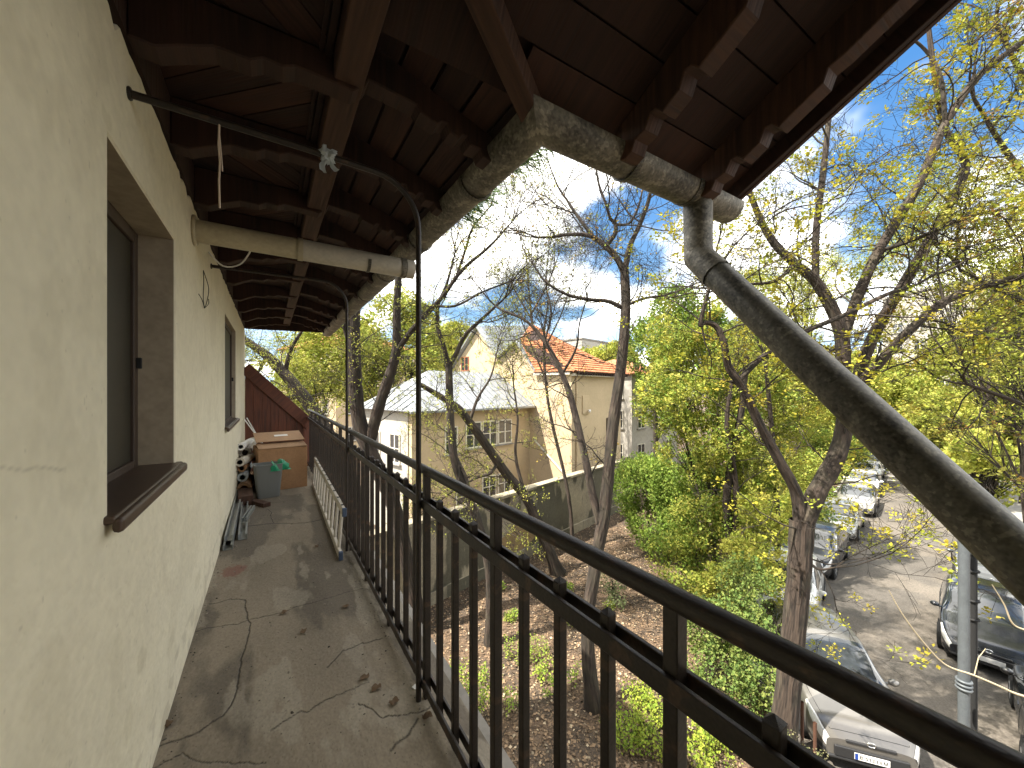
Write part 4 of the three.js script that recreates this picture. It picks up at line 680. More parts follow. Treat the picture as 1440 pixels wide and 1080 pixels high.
// bare pale shoots in front of the street
for (const [pts, l] of [[[[1250, 830], [1268, 862], [1300, 905], [1330, 935], [1370, 950], [1420, 972], [1470, 1000], [1510, 1300]], 'long pale bare shoot arching in front of the lamp post'], [[[1395, 822], [1412, 850], [1425, 878], [1450, 890], [1500, 930], [1530, 1300]], 'short pale bare shoot before the dark blue hatchback']]) {
  const d = 4.6, P = pts.map(([u, v]) => at(u, v, d)); P.at(-1).copy(at(pts.at(-2)[0], 548 + 7.22 * FOCAL / d, d)); const sp = smooth(P, 50), tb = new Tubes().add(sp, sp.map((_, i) => .0045 + .012 * i / 50), 6); if (pts.length > 6) { const q = [at(1370, 950, d), at(1376, 925, d), at(1386, 912, d)]; tb.add(q, [.006, .005, .003], 4); }
  solo('bare_shoot', tb.geo(), M.twig, l, 'shoot');
}
// shrubs and leafy trees
const lump = (u, v, d, rx, ry = rx) => [at(u, v, d), rx, ry];
leafTree('leafy_tree', 'bushy light green tree filling the garden between the bare trunk and the maple', 'tree', camXZ(14.2, 7.4), 7, [lump(950, 560, 14.2, 1.6, 1.5), lump(1010, 500, 14.5, 1.5, 1.6), lump(990, 620, 13.8, 1.7, 1.5), lump(1060, 580, 14.5, 1.6, 1.8), lump(950, 480, 15, 1.2, 1.2), lump(1040, 660, 13.6, 1.4, 1.3)], { seed: 201, n: 420, s: .075, f: 1.1, cut: .5, cols: [...YG, ...YG, ...GR], c: 7, sp: .11 });
leafTree('leafy_tree', 'dark trunked tree with yellow green leaves behind the maple fork', 'tree', camXZ(16, 9.2), 8.5, [lump(1080, 480, 16, 1.7), lump(1050, 420, 16.5, 1.3), lump(1110, 560, 16, 1.7, 1.9), lump(1100, 650, 15.5, 1.5, 1.4)], { seed: 202, n: 330, s: .075, f: 1.0, cut: .5, cols: YG, c: 7, r: .17, bark: M.barkDark });
leafTree('shrub', 'dense green shrub against the old boundary wall', 'shrub', camXZ(18.5, 6.6), 4, [lump(905, 690, 18, 1.5, 1.6), lump(930, 740, 16.5, 1.4, 1.2), lump(955, 680, 16.5, 1.6, 1.4)], { seed: 203, n: 480, s: .085, f: .9, cut: .44, cols: GR, c: 7, r: .05 });
leafTree('shrub', 'broad bright shrub on the mulch below the bushy tree', 'shrub', camXZ(13, 6.2), 3, [lump(960, 790, 13, 1.1, .9), lump(1010, 790, 12.6, 1.2, 1.0), lump(1040, 740, 12.8, 1.2, 1.1), lump(990, 735, 13.4, 1.2, 1.0)], { seed: 204, n: 420, s: .085, f: 1.1, cut: .43, cols: [...YG, ...GR], c: 7, r: .04 });
leafTree('shrub', 'grey green hedge shrub behind the railing beside the maple trunk', 'shrub', camXZ(9.4, 4.7), 2.2, [lump(985, 880, 9.6, .75, .65), lump(1040, 880, 9.4, .8, .7), lump(1010, 950, 8.9, .75, .65), lump(1065, 950, 8.7, .7, .6), lump(1050, 820, 10, .7, .6)], { seed: 205, n: 1100, s: .055, f: 1.8, cut: .45, cols: [[.17, .24, .06], [.12, .19, .05], [.22, .28, .07], [.26, .30, .08]], c: 8, r: .03 });
leafTree('shrub', 'low yellow shrub under the maple trunk along the kerb', 'shrub', camXZ(11.5, 6.0), 2.4, [lump(1010, 830, 11.4, .8, .7), lump(1060, 790, 11.2, .9, .8), lump(1085, 720, 11.6, .9, 1.0), lump(1100, 830, 9.8, .45, .5)], { seed: 206, n: 700, s: .07, f: 1.4, cut: .45, cols: YG, c: 8, r: .03 });
leafTree('shrub', 'small sparse shrub on the mulch beside the rough forked trunk', 'shrub', camXZ(13.2, 3.4), 1.4, [lump(862, 815, 13, .5, .5), lump(866, 845, 12.7, .35, .3)], { seed: 207, n: 1100, s: .05, f: 2, cut: .46, cols: [[.20, .24, .11], [.15, .20, .08]], c: 8, r: .02 });
leafTree('shrub', 'dry tangled shrub beside the crossover with the number plate', 'shrub', camXZ(6.9, 4.9), 1.6, [lump(1120, 1060, 6.6, .35, .4), lump(1150, 1085, 6.4, .3, .35)], { seed: 208, n: 900, s: .03, f: 2.6, cut: .55, cols: [[.20, .22, .09], [.26, .24, .12]], c: 5, r: .02, twigs: 60 });
const far = { n: 40, s: .2, f: .5, cut: .46, c: 8, sp: .3 };
leafTree('leafy_tree', 'pale green tree seen under the end of the eaves', 'tree', camXZ(24, -12.5), 10, [lump(420, 520, 24, 2.6), lump(470, 500, 25, 2.8), lump(400, 560, 23, 2.2), lump(450, 450, 26, 2.4)], { ...far, seed: 211, cols: [...YG, ...OL], n: 60, s: .14, sp: .2 });
leafTree('leafy_tree', 'yellow green tree behind the thick twin trunks', 'tree', camXZ(30, -8), 11, [lump(540, 490, 30, 2.8), lump(580, 470, 31, 2.6), lump(520, 540, 29, 2.6), lump(600, 520, 30, 2.2), lump(560, 440, 32, 2)], { ...far, seed: 212, cols: [...YG, ...OL], n: 45 });
leafTree('leafy_tree', 'tall fresh green tree behind the small white house', 'tree', camXZ(30, 11), 12, [lump(920, 490, 30, 2.4), lump(960, 450, 31, 2.8), lump(940, 540, 30, 2.4), lump(990, 480, 31, 2.4)], { ...far, seed: 213, cols: GR, n: 55 });
for (const [u, d0, r, l, sd] of [[1120, 19, 1.5, 'rounded hedge shrub behind the black hatchback', 231], [1150, 25, 1.9, 'taller hedge shrub behind the dull silver hatchback', 232], [1168, 33, 2.6, 'large shrub behind the white saloons', 233], [1185, 44, 3.6, 'bushy mass at the left of the far street end', 234], [1060, 24, 2.0, 'green shrub in the back of the garden', 235]]) { const b = at(u, 548, d0); b.y = 0; leafTree('shrub', l, 'shrub', b, r * 1.6, [[b.clone().setY(r * .75), r, r * .8], [b.clone().add(new V3(r * .8, r * .9, -r * .5)), r * .8, r * .8], [b.clone().add(new V3(-r * .7, r * .7, r * .2)), r * .8, r * .7]], { seed: sd, n: 160 / r, s: .13, f: .8, cut: .45, cols: [...YG, ...GR], c: 8, r: .06 }); }
for (const [u, v, d0, r, l, sd, bz, bx] of [[1400, 360, 14, 2.0, 'airy tree with thin yellow leaves over the dark hatchbacks', 242, 15.5, 20.8], [1420, 560, 13, 1.6, 'low hanging pale green tree above the blue hatchback', 243, 13, 18.7], [1340, 290, 22, 2.6, 'tall thin spring tree beyond the kerb', 245, 22, 27.4], [1180, 400, 24, 2.4, 'thin leafed tree behind the upper downpipe', 246, 27.4, 19.6]]) { const R = rng(sd), c = at(u, v, d0), L = []; for (let i = 0; i < 5; i++) L.push([c.clone().add(new V3((R() - .5) * r * 2, (R() - .5) * r * 1.8, (R() - .5) * r * 2)), r * (.7 + .3 * R()), r * (.55 + .3 * R())]); leafTree('leafy_tree', l, 'tree', camXZ(bz, bx), c.y + r * .6, L, { seed: sd, n: 130 / r, s: .08, f: .9, cut: .5, cols: [...YG, ...OL], c: 8, sp: .13, r: .1, twigs: 40 }, 'background trees'); }
const FL = [['broad yellow tree at the far end of the street', 40, 33, 1180, 560, 3.6, 214], ['olive green tree beyond the row of parked cars', 33, 24, 1090, 520, 3.2, 215], ['bright spring tree over the far parked cars', 46, 44, 1260, 560, 4.6, 216], ['golden green tree along the pavement behind the dark hatchback', 25, 30, 1370, 600, 3.4, 217], ['pale leafed tree above the slanting downpipe', 34, 42, 1400, 500, 4.6, 218], ['tall thin leafed tree past the second maple', 24, 32, 1440, 480, 3.4, 219], ['low green tree on the pavement edge by the parked cars', 19, 23.4, 1390, 670, 2.0, 220], ['hazy olive tree closing the street', 62, 56, 1215, 540, 6, 221], ['dense green tree behind the olive one', 52, 30, 1040, 510, 5, 222], ['rounded yellow tree far behind the pale house', 60, 14, 850, 520, 5, 223], ['tall sparse tree far beyond the tiled roof', 75, -10, 640, 510, 7, 224], ['rounded tree far beyond the eaves', 60, -28, 470, 520, 7, 225], ['thin crowned tree on the far pavement corner', 36, 47, 1430, 560, 4.2, 226], ['small round tree in the gap over the street', 29, 31.5, 1300, 620, 2.8, 227]];
for (const [l, cz, cx, u, v, r, sd] of FL) { const R = rng(sd), L = []; for (let i = 0; i < 6; i++) L.push(lump(u + (R() - .5) * 150 * r / cz * 3.2, v + (R() - .5) * 150 * r / cz * 3, cz + (R() - .5) * r, r * (.55 + .3 * R()), r * (.5 + .3 * R()))); const c = at(u, v, cz); leafTree('leafy_tree', l, 'tree', new V3(c.x, 0, c.z), Math.max(5, c.y + r * .8), L, { ...far, seed: sd, n: 26 / Math.max(1, cz / 40), s: .2 + cz * .002, cols: sd % 3 ? YG : [...YG, ...OL], r: .18, cut: .49 }, 'background trees'); }
// ground plants
function weeds(label, list, seed, cols, s = .05) {
  for (const [u, v, n, rad, h] of list) {
    const R = rng(seed++), c = onGround(u, v), t = thing('young_shrub', label, 'plant', undefined, label), tw = new Tubes(), pts = [];
    for (let i = 0; i < n; i++) { const a = R() * 6.28, q = Math.sqrt(R()) * rad, b = c.clone().add(new V3(Math.cos(a) * q, -.02, Math.sin(a) * q)), e = b.clone().add(new V3((R() - .5) * h * .7, h * (.5 + .6 * R()), (R() - .5) * h * .7)); tw.add([b, b.clone().lerp(e, .5).add(new V3((R() - .5) * .06, .03, (R() - .5) * .06)), e], [.006, .005, .003], 3); for (let k = 0; k < 7; k++) pts.push(b.clone().lerp(e, .25 + .75 * R()).add(new V3((R() - .5) * .1, (R() - .5) * .08, (R() - .5) * .1))); }
    part(t, 'stems', tw.geo(), M.bark); leaves(t, 'foliage', pts, leafShape(5, s, R, s * 1.2), cols, R);
  }
}
const PL = [[.28, .36, .05], [.20, .30, .045], [.34, .40, .07]];
weeds('feathery light green sapling clump on the mulch inside the railing', [[690, 1000, 26, .55, .8], [740, 930, 22, .6, .6], [650, 960, 20, .5, .5], [780, 960, 20, .5, .5]], 301, PL, .045);
weeds('bright yellow green bush clump by the forked trunk base', [[930, 1050, 34, .6, .7], [880, 1040, 26, .5, .6], [985, 1070, 34, .5, .8], [1010, 1040, 26, .4, .6], [905, 1000, 22, .4, .5]], 311, [[.30, .37, .05], [.22, .32, .04], [.36, .40, .06]], .05);
weeds('tiny bright seedling tuft on the open mulch', [[617, 940, 6, .12, .2], [800, 830, 9, .16, .25], [803, 880, 9, .18, .25], [720, 870, 8, .2, .3], [860, 855, 7, .16, .3], [930, 770, 9, .2, .3], [945, 785, 9, .2, .3]], 331, PL, .05);
weeds('ivy green low plant along the foot of the old wall', [[760, 770, 10, .3, .3], [900, 735, 12, .5, .5], [700, 830, 8, .25, .25]], 351, GR, .06);
// fallen leaves on the mulch
{
  const R = rng(401), n = 42000, g = leafShape(1, .062, rng(7), .005), im = new THREE.InstancedMesh(g, std({ roughness: 1 }), n), m = new THREE.Matrix4(), q = new THREE.Quaternion(), c = new THREE.Color(); let i = 0;
  const edge = (cz) => { for (let k = 0; k < leftEdge.length - 1; k++) if (cz <= leftEdge[k + 1][0]) { const t = (cz - leftEdge[k][0]) / (leftEdge[k + 1][0] - leftEdge[k][0]); return mixn(leftEdge[k][1], leftEdge[k + 1][1], t); } return 0; };
  while (i < n) { const cz = 6.2 + 18 * Math.pow(R(), 1.5), cx = -7 + R() * 17; if (cx > edge(cz) - .2) continue; const p = camXZ(cz, cx, .012 + R() * .02); q.setFromEuler(new THREE.Euler((R() - .5) * 1.1, R() * 6.3, (R() - .5) * 1.1)); const s = .6 + R() * .9; im.setMatrixAt(i, m.compose(p, q, new V3(s, s, s))); const v = .55 + R() * .9, k = R(); c.setRGB((k < .2 ? .33 : .20) * v, (k < .2 ? .26 : .135) * v, (k < .2 ? .17 : .08) * v); im.setColorAt(i++, c); }
  im.name = 'leaf_litter'; shade(im); im.userData = { kind: 'stuff', label: 'brown fallen leaves covering the garden mulch', category: 'leaf litter' }; scene.add(im);
  const tw = new Tubes(); for (let k = 0; k < 260; k++) { const cz = 7 + 15 * R(), cx = -6 + R() * 14; if (cx > edge(cz) - .3) continue; const p = camXZ(cz, cx, .03), a = R() * 6.3, L = .15 + R() * .6, e = p.clone().add(new V3(Math.cos(a) * L, .02 + R() * .05, Math.sin(a) * L)), mm = p.clone().lerp(e, .5); mm.x += (R() - .5) * .1; tw.add([p, mm, e], [.01, .008, .005], 4); }
  const f = solo('fallen_twigs', tw.geo(), M.barkPale, 'scattered fallen twigs on the garden mulch', 'twigs'); f.userData.kind = 'stuff';
}

// ------------------------------------------------------------------ neighbouring buildings
const LOT = .2475;
const poly3 = pts => { const v = []; for (let i = 1; i < pts.length - 1; i++) v.push(pts[0], pts[i], pts[i + 1]); const g = new THREE.BufferGeometry().setFromPoints(v); g.computeVertexNormals(); return uvBox(g); };
function slab(pts, th) {                                  // a flat plate with thickness below the given outline
  const n = new V3().subVectors(pts[1], pts[0]).cross(new V3().subVectors(pts[2], pts[0])).normalize(); if (n.y < 0) n.negate();
  const b = pts.map(p => p.clone().addScaledVector(n, -th)), v = []; const fan = q => { for (let i = 1; i < q.length - 1; i++) v.push(q[0], q[i], q[i + 1]); };
  fan(pts); fan([...b].reverse()); pts.forEach((p, i) => { const j = (i + 1) % pts.length; v.push(p, b[i], b[j], p, b[j], pts[j]); });
  const g = new THREE.BufferGeometry().setFromPoints(v); g.computeVertexNormals(); return uvBox(g);
}
const cutY = (poly, y, keepAbove) => { const o = []; for (let i = 0; i < poly.length; i++) { const p = poly[i], q = poly[(i + 1) % poly.length], a = keepAbove ? p.y - y : y - p.y, b = keepAbove ? q.y - y : y - q.y; if (a >= 0) o.push(p.clone()); if (a > 0 !== b > 0 && a !== b) o.push(p.clone().lerp(q, a / (a - b))); } return o; };
function tiled(parent, pts, mat, dy = .17) {              // courses of tiles, each lifted at its lower edge
  const n = new V3().subVectors(pts[1], pts[0]).cross(new V3().subVectors(pts[2], pts[0])).normalize(); if (n.y < 0) n.negate();
  const h = new V3(-n.z, 0, n.x).normalize(), y0 = Math.min(...pts.map(p => p.y)), y1 = Math.max(...pts.map(p => p.y)); let k = 0;
  part(parent, 'roof_deck', slab(pts, .08), M.wood);
  for (let y = y0; y < y1 - .02; y += dy, k++) {
    let q = cutY(cutY(pts, y, true), Math.min(y + dy, y1), false); if (q.length < 3) continue;
    const lift = q.map(p => p.clone().addScaledVector(n, .012 + .05 * clamp(1 - (p.y - y) / dy))), v = [], uv = [], base = q.map(p => p.clone().addScaledVector(n, .005));
    const U = p => [p.dot(h) + (k % 2) * .1, (p.y - y0) / dy * .25]; const tri = (a, b, c) => { v.push(a, b, c); uv.push(...U(a), ...U(b), ...U(c)); };
    for (let i = 1; i < lift.length - 1; i++) tri(lift[0], lift[i], lift[i + 1]);
    for (let i = 0; i < q.length; i++) { const j = (i + 1) % q.length; tri(lift[i], base[i], base[j]); tri(lift[i], base[j], lift[j]); }
    const g = new THREE.BufferGeometry().setFromPoints(v); g.setAttribute('uv', new THREE.Float32BufferAttribute(uv, 2)); g.computeVertexNormals(); part(parent, 'tile_course', g, mat);
  }
}
// a window on a wall: x, y centre; the wall faces +z at depth z (turned by ry about the centre)
function windowOn(parent, x, y, z, w, h, cols, rows, frame, ry = 0, sill = true) {
  const g = new THREE.Group(); g.name = 'window'; g.position.set(x, y, z); g.rotation.y = ry; parent.add(g); const f = .07, d = .07;
  const fr = [rbox(w + .06, f, d, .01, 0, h / 2, .02), rbox(w + .06, f, d, .01, 0, -h / 2, .02), rbox(f, h - f, d, .01, -w / 2, 0, .02), rbox(f, h - f, d, .01, w / 2, 0, .02)];
  for (let i = 1; i < cols; i++) fr.push(rbox(.08, h - f, d - .006, .01, -w / 2 + w * i / cols, 0, .02)); for (let j = 1; j < rows; j++) fr.push(rbox(w - f, .045, d - .014, .008, 0, -h / 2 + h * j / rows, .02));
  part(g, 'frame', fr, frame);
  for (let i = 0; i < cols; i++) for (let j = 0; j < rows; j++) part(g, 'pane', box(w / cols - .06, h / rows - .03, .012, -w / 2 + w * (i + .5) / cols, -h / 2 + h * (j + .5) / rows, .018), M.glass);
  if (sill) part(g, 'sill', rbox(w + .26, .06, .16, .012, 0, -h / 2 - .075, .06), M.concreteGrey); return g;
}
{
  const O = camXZ(22.1, 3.4), H = thing('yellow_house', 'tall cream yellow house with twin gables, red tiled roof and silver metal wing roof', 'house', O); H.rotation.y = LOT;
  const L = (t, y, s) => new V3(t, y, -s);
  part(H, 'main_wall', [box(5.4, 8.2, .3, 3.0, 4.1, -.15), box(.3, 8.2, 10.6, 5.55, 4.1, -5.6), box(5.4, 8.2, .3, 2.85, 4.1, -11.0)], M.render);
  const gab = extrude([[0, 0], [11.3, 0], [11.3, 8.5], [8.0, 11.55], [5.9, 9.2], [4.15, 10.2], [2.5, 8.2], [0, 8.2]], .3); gab.rotateY(Math.PI / 2); part(H, 'gable_wall', gab, M.render);
  part(H, 'wing_wall', [box(8.4, 6.24, .3, -4.2, 3.12, -3.35), box(.3, 6.24, 5.0, -8.25, 3.12, -6.0)], M.render); const lw = part(H, 'wing_side_wall', box(.05, 6.2, 4.9, -8.43, 3.1, -5.9), M.whiteRender);
  part(H, 'cornice', [box(6.0, .16, .34, 2.95, 8.08, .12), box(.28, .14, 2.7, -.13, 8.14, -1.3)], M.frameWhite);
  const roofA = new THREE.Group(); roofA.name = 'tiled_roof'; H.add(roofA);
  const E1 = L(-.3, 8.22, -.45), E2 = L(6.1, 8.22, -.45), R1 = L(1.3, 10.4, 3.5), R2 = L(4.3, 10.4, 3.5), V0 = L(.05, 10.3, 4.15), AP = L(4.5, 12.3, 7);
  tiled(roofA, [E1, E2, R2, R1], M.tile); tiled(roofA, [L(-.3, 8.24, 2.55), E1.clone().add(new V3(0, .01, 0)), R1, L(.0, 10.25, 4.1)], M.tile);
  tiled(roofA, [V0, R1.clone().add(new V3(0, .02, 0)), R2.clone().add(new V3(0, .02, 0)), AP], M.tile); tiled(roofA, [E2.clone().add(new V3(.01, 0, 0)), L(6.1, 8.22, 11.3), AP, R2], M.tile);
  part(roofA, 'hip_ridge', tube([E1, R1], .1, 8), M.tile); part(roofA, 'hip_ridge', tube([E2, R2], .1, 8), M.tile); part(roofA, 'ridge', tube([R1, R2], .1, 8), M.tile); part(roofA, 'hip_ridge', tube([R2, AP], .1, 8), M.tile);
  const dent = []; for (let i = 0; i < 22; i++) part(roofA, 'rafter_end', box(.1, .1, .3, .1 + i * .27, 8.1, .32), M.wood);
  const roofB = new THREE.Group(); roofB.name = 'sheet_roof'; H.add(roofB);
  part(roofB, 'valley_sheet', slab([L(.04, 10.28, 4.15), L(.04, 9.3, 5.9), AP.clone().add(new V3(0, -.05, 0))], .05), M.sheet); part(roofB, 'valley_sheet', slab([L(.04, 9.3, 5.9), L(.04, 11.7, 8.0), L(4.5, 12.25, 7.1)], .05), M.sheetDark);
  part(roofB, 'back_sheet', slab([L(0, 11.72, 8), L(0, 8.55, 11.4), L(6, 8.5, 11.4), L(4.5, 12.24, 7.2)], .05), M.sheetDark);
  for (const [a, b] of [[L(-.08, 8.36, 2.5), L(-.08, 10.36, 4.15)], [L(-.08, 10.36, 4.15), L(-.08, 9.36, 5.9)], [L(-.08, 9.36, 5.9), L(-.08, 11.74, 8.0)], [L(-.08, 11.74, 8.0), L(-.08, 8.62, 11.3)]]) part(roofB, 'verge_flashing', bar(a, b, .5, .1, .01), M.sheet);
  // wing roof of standing seam sheet
  const roofC = new THREE.Group(); roofC.name = 'wing_roof'; H.add(roofC);
  const w0 = L(-8.8, 6.2, 2.75), w1 = L(.0, 6.2, 2.75), w2 = L(0, 8.3, 6), w3 = L(-5.6, 8.3, 6), w4 = L(-8.8, 6.2, 8.6), w5 = L(0, 6.2, 9.2);
  part(roofC, 'sheet', slab([w0, w1, w2, w3], .06), M.sheet); part(roofC, 'sheet', slab([w0, w3, w4], .06), M.sheet); part(roofC, 'sheet', slab([w3, w2, w5, w4], .06), M.sheet);
  for (let t = -8.2; t < -.1; t += .5) { const k = clamp((t + 8.8) / 3.2), e = w0.clone().lerp(w1, (t + 8.8) / 8.8), f = k < 1 ? w0.clone().lerp(w3, k) : w3.clone().lerp(w2, (t + 5.6) / 5.6); part(roofC, 'seam', bar(e.clone().add(new V3(0, .025, 0)), f.clone().add(new V3(0, .025, 0)), .035, .05), M.sheetDark); }
  for (let k = 1; k < 8; k++) { const e = w0.clone().lerp(w4, k / 8.6), f = k < 5 ? w0.clone().lerp(w3, k / 4.78) : w4.clone().lerp(w3, (8.6 - k) / 3.8); if (k !== 5) part(roofC, 'seam', bar(e.add(new V3(0, .025, 0)), f.clone().add(new V3(0, .025, 0)), .035, .05), M.sheetDark); }
  part(roofC, 'eave_gutter', bar(L(-8.8, 6.15, 2.68), L(0, 6.15, 2.68), .12, .12, .02), M.sheet);
  windowOn(H, -4.6, 4.75, -3.2, 1.05, 1.35, 2, 2, M.frameWhite); windowOn(H, -3.4, 4.75, -3.2, 1.05, 1.35, 2, 2, M.frameWhite); windowOn(H, -2.2, 4.75, -3.2, 1.05, 1.35, 2, 2, M.frameWhite);
  windowOn(H, -3.45, 1.75, -3.2, 1.0, 1.15, 2, 2, M.frameWhite); windowOn(H, -2.25, 1.75, -3.2, 1.0, 1.15, 2, 2, M.frameWhite); windowOn(H, -5.4, 1.55, -3.2, .75, 1.15, 1, 2, M.frameWhite); windowOn(H, -7.0, 1.25, -3.2, .5, .75, 1, 2, M.frameWhite); windowOn(H, -6.1, 4.6, -3.2, .75, 1.35, 1, 2, M.frameWhite);
  windowOn(H, -8.46, 4.3, -4.6, .9, 1.4, 2, 2, M.frameWhite, -Math.PI / 2); windowOn(H, -8.46, 4.3, -6.6, .9, 1.4, 2, 2, M.frameWhite, -Math.PI / 2); windowOn(H, -.01, 9.1, -9.5, .8, 1.0, 2, 1, M.brick, -Math.PI / 2);
  windowOn(H, 4.4, 4.6, -.0, 1.1, 1.5, 2, 2, M.frameBrown);
  const dr = part(H, 'drain_pipe', tube([L(-.06, 4.1, 2.75), L(-.06, 2.2, .3)], .055, 8), M.frameWhite); dr.userData.label = 'thin white drain pipe slanting down the lit side wall';
  part(H, 'wall_pipe', tube([L(.42, 8.0, -.06), L(.42, 2.2, -.06)], .05, 8), M.render); part(H, 'security_camera', [rbox(.3, .12, .12, .02, 1.55, 5.93, .22, 0, .5, .2), box(.05, .05, .24, 1.62, 5.98, .12)], M.white); part(H, 'utility_box', rbox(.7, 1.1, .06, .01, 1.4, 6.3, .03), M.render);
}
{
  const w = thing('boundary_wall', 'tall stained grey render boundary wall between the garden and yellow house', 'wall'), a = camXZ(7.2, -8.1), b = camXZ(24.6, 7.55), d = b.clone().sub(a).normalize(), up = y => new V3(0, y, 0);
  part(w, 'wall', bar(a.clone().add(up(1.4)), b.clone().add(up(1.4)), .3, 2.84), M.old); part(w, 'coping', bar(a.clone().add(up(2.88)), b.clone().add(up(2.88)), .42, .12, .02), M.old); part(w, 'footing', bar(a.clone().add(up(.2)), b.clone().add(up(.2)), .42, .46, .03), M.old);
  const c = onGround(742, 792), n = new V3(-d.z, 0, d.x); if (n.z < 0) n.negate(); const R = rng(71), pts = []; for (let k = 0; k < 22; k++) { const an = k / 22 * 6.283, r = .75 + .35 * R(); pts.push([Math.cos(an) * r * 1.15, Math.sin(an) * r * .62]); }
  const g = extrude(pts, .012, .004), t = (c.clone().sub(a)).dot(d), o = a.clone().addScaledVector(d, t).addScaledVector(n, .152); g.rotateY(Math.atan2(-d.z, d.x)); g.translate(o.x, 1.02, o.z); part(w, 'bare_patch', g, M.ochre).userData.label = 'ochre patch where the render has fallen off';
}
function simpleHouse(name, label, p, ry, W, D, Hh, rise, wall, roofm, wins) {
  const H = thing(name, label, 'house', p); H.rotation.y = ry; part(H, 'wall', [box(W, Hh, .3, W / 2, Hh / 2, -.15), box(.3, Hh, D - .6, .15, Hh / 2, -D / 2), box(.3, Hh, D - .6, W - .15, Hh / 2, -D / 2), box(W, Hh, .3, W / 2, Hh / 2, -D + .15)], wall);
  const o = .4, r = new THREE.Group(); r.name = 'roof'; H.add(r); const e = [new V3(-o, Hh, o), new V3(W + o, Hh, o), new V3(W + o, Hh, -D - o), new V3(-o, Hh, -D - o)];
  if (rise > 0) { const q = [new V3(D * .4, Hh + rise, -D / 2), new V3(W - D * .4, Hh + rise, -D / 2)]; part(r, 'front_slope', slab([e[0], e[1], q[1], q[0]], .1), roofm); part(r, 'rear_slope', slab([e[2], e[3], q[0], q[1]], .1), roofm); part(r, 'hip', slab([e[3], e[0], q[0]], .1), roofm); part(r, 'hip', slab([e[1], e[2], q[1]], .1), roofm); }
  else part(r, 'flat_roof', box(W + .4, .3, D + .4, W / 2, Hh + .15, -D / 2), roofm);
  for (const [x, y, w, h, side] of wins) side ? windowOn(H, -.02, y, -x, w, h, 2, 2, M.frameWhite, -Math.PI / 2) : windowOn(H, x, y, .02, w, h, 2, 2, M.frameWhite); return H;
}
{
  const wn = []; for (const y of [1.7, 4.6, 7.2]) for (const x of [1.4, 3.8, 6.2]) wn.push([x, y, 1.1, 1.5, 0], [x, y, 1.1, 1.5, 1]);
  simpleHouse('white_house', 'small white house with low red roof half hidden behind the green shrub', camXZ(33, 10.2), LOT - .1, 8, 8, 8.6, 1.6, M.whiteRender, M.tile, wn);
  const wl = []; for (const y of [2, 5.2, 8.4, 11.2]) for (const x of [2, 5, 8, 11]) wl.push([x, y, 1.2, 1.6, 0], [x, y, 1.2, 1.6, 1]);
  simpleHouse('far_house', 'ochre house with red tiled roof far behind the twin trunks', camXZ(44, -20), LOT + .2, 13, 12, 12.4, 2.6, M.render, M.tile, wl);
  const wa = []; for (let y = 2; y < 16; y += 3) for (let x = 2; x < 20; x += 3.2) wa.push([x, y, 1.6, 1.5, 0], [x, y, 1.6, 1.5, 1]);
  simpleHouse('apartment_block', 'pale grey flat roofed apartment block far behind the tiled roof', camXZ(78, 14), LOT, 22, 14, 17.4, 0, M.whiteRender, M.concreteGrey, wa);
  const wc = []; for (let y = 2; y < 20; y += 3) for (let x = 2; x < 24; x += 3.2) wc.push([x, y, 1.6, 1.5, 0], [x, y, 1.6, 1.5, 1]);
  simpleHouse('apartment_block', 'tall pale apartment block glimpsed through the trees beyond the downpipe', camXZ(50, 62), -.5, 26, 14, 22, 0, M.whiteRender, M.concreteGrey, wc);
}
// lamp post, with a short black clamp fitting
{
  const p = camXZ(5.0, 5.83), t = thing('lamp_post', 'slim grey lamp post standing at the kerb by the street', 'lamp post', p), y = h => new V3(0, h, 0);
  part(t, 'post', tube([y(0), y(2.6), y(5.4)], [.06, .056, .053], 16), M.poleGrey); part(t, 'base', new THREE.LatheGeometry([[.14, 0], [.14, .3], [.12, .36], [.08, .42], [.06, .5]].map(q => new THREE.Vector2(...q)), 18), M.poleGrey);
  for (const h of [3.35, 3.40, 3.45]) part(t, 'ring', new THREE.TorusGeometry(.064, .017, 8, 20).rotateX(Math.PI / 2).translate(0, h, 0), M.poleGrey);
  part(t, 'finial', new THREE.LatheGeometry([[.07, 5.4], [.1, 5.42], [.1, 5.47], [.05, 5.52], [0, 5.56]].map(q => new THREE.Vector2(...q)), 16), M.poleGrey);
  const q = camXZ(5.25, 6.24), f = thing('bollard_post', 'dark ringed iron post just behind the lamp post', 'post', q); part(f, 'post', tube([y(0), y(4.95)], .045, 10), M.black); for (const h of [4.1, 4.35, 4.75]) part(f, 'ring', new THREE.TorusGeometry(.055, .016, 8, 16).rotateX(Math.PI / 2).translate(0, h, 0), M.black); part(f, 'cap', new THREE.LatheGeometry([[.045, 4.95], [.065, 4.97], [.06, 5.02], [0, 5.1]].map(k => new THREE.Vector2(...k)), 12), M.black);
  const R = rng(88); for (const [u, v] of [[1146, 1045], [1128, 1010]]) { const b = onGround(u, v + 60); solo('fence_post', tube([b.clone().setY(-.02), b.clone().setY(1.15)], .03, 8), M.rust, u > 1140 ? 'rusty fence post beside the maple trunk' : 'second rusty fence post behind the maple trunk', 'post'); }
}

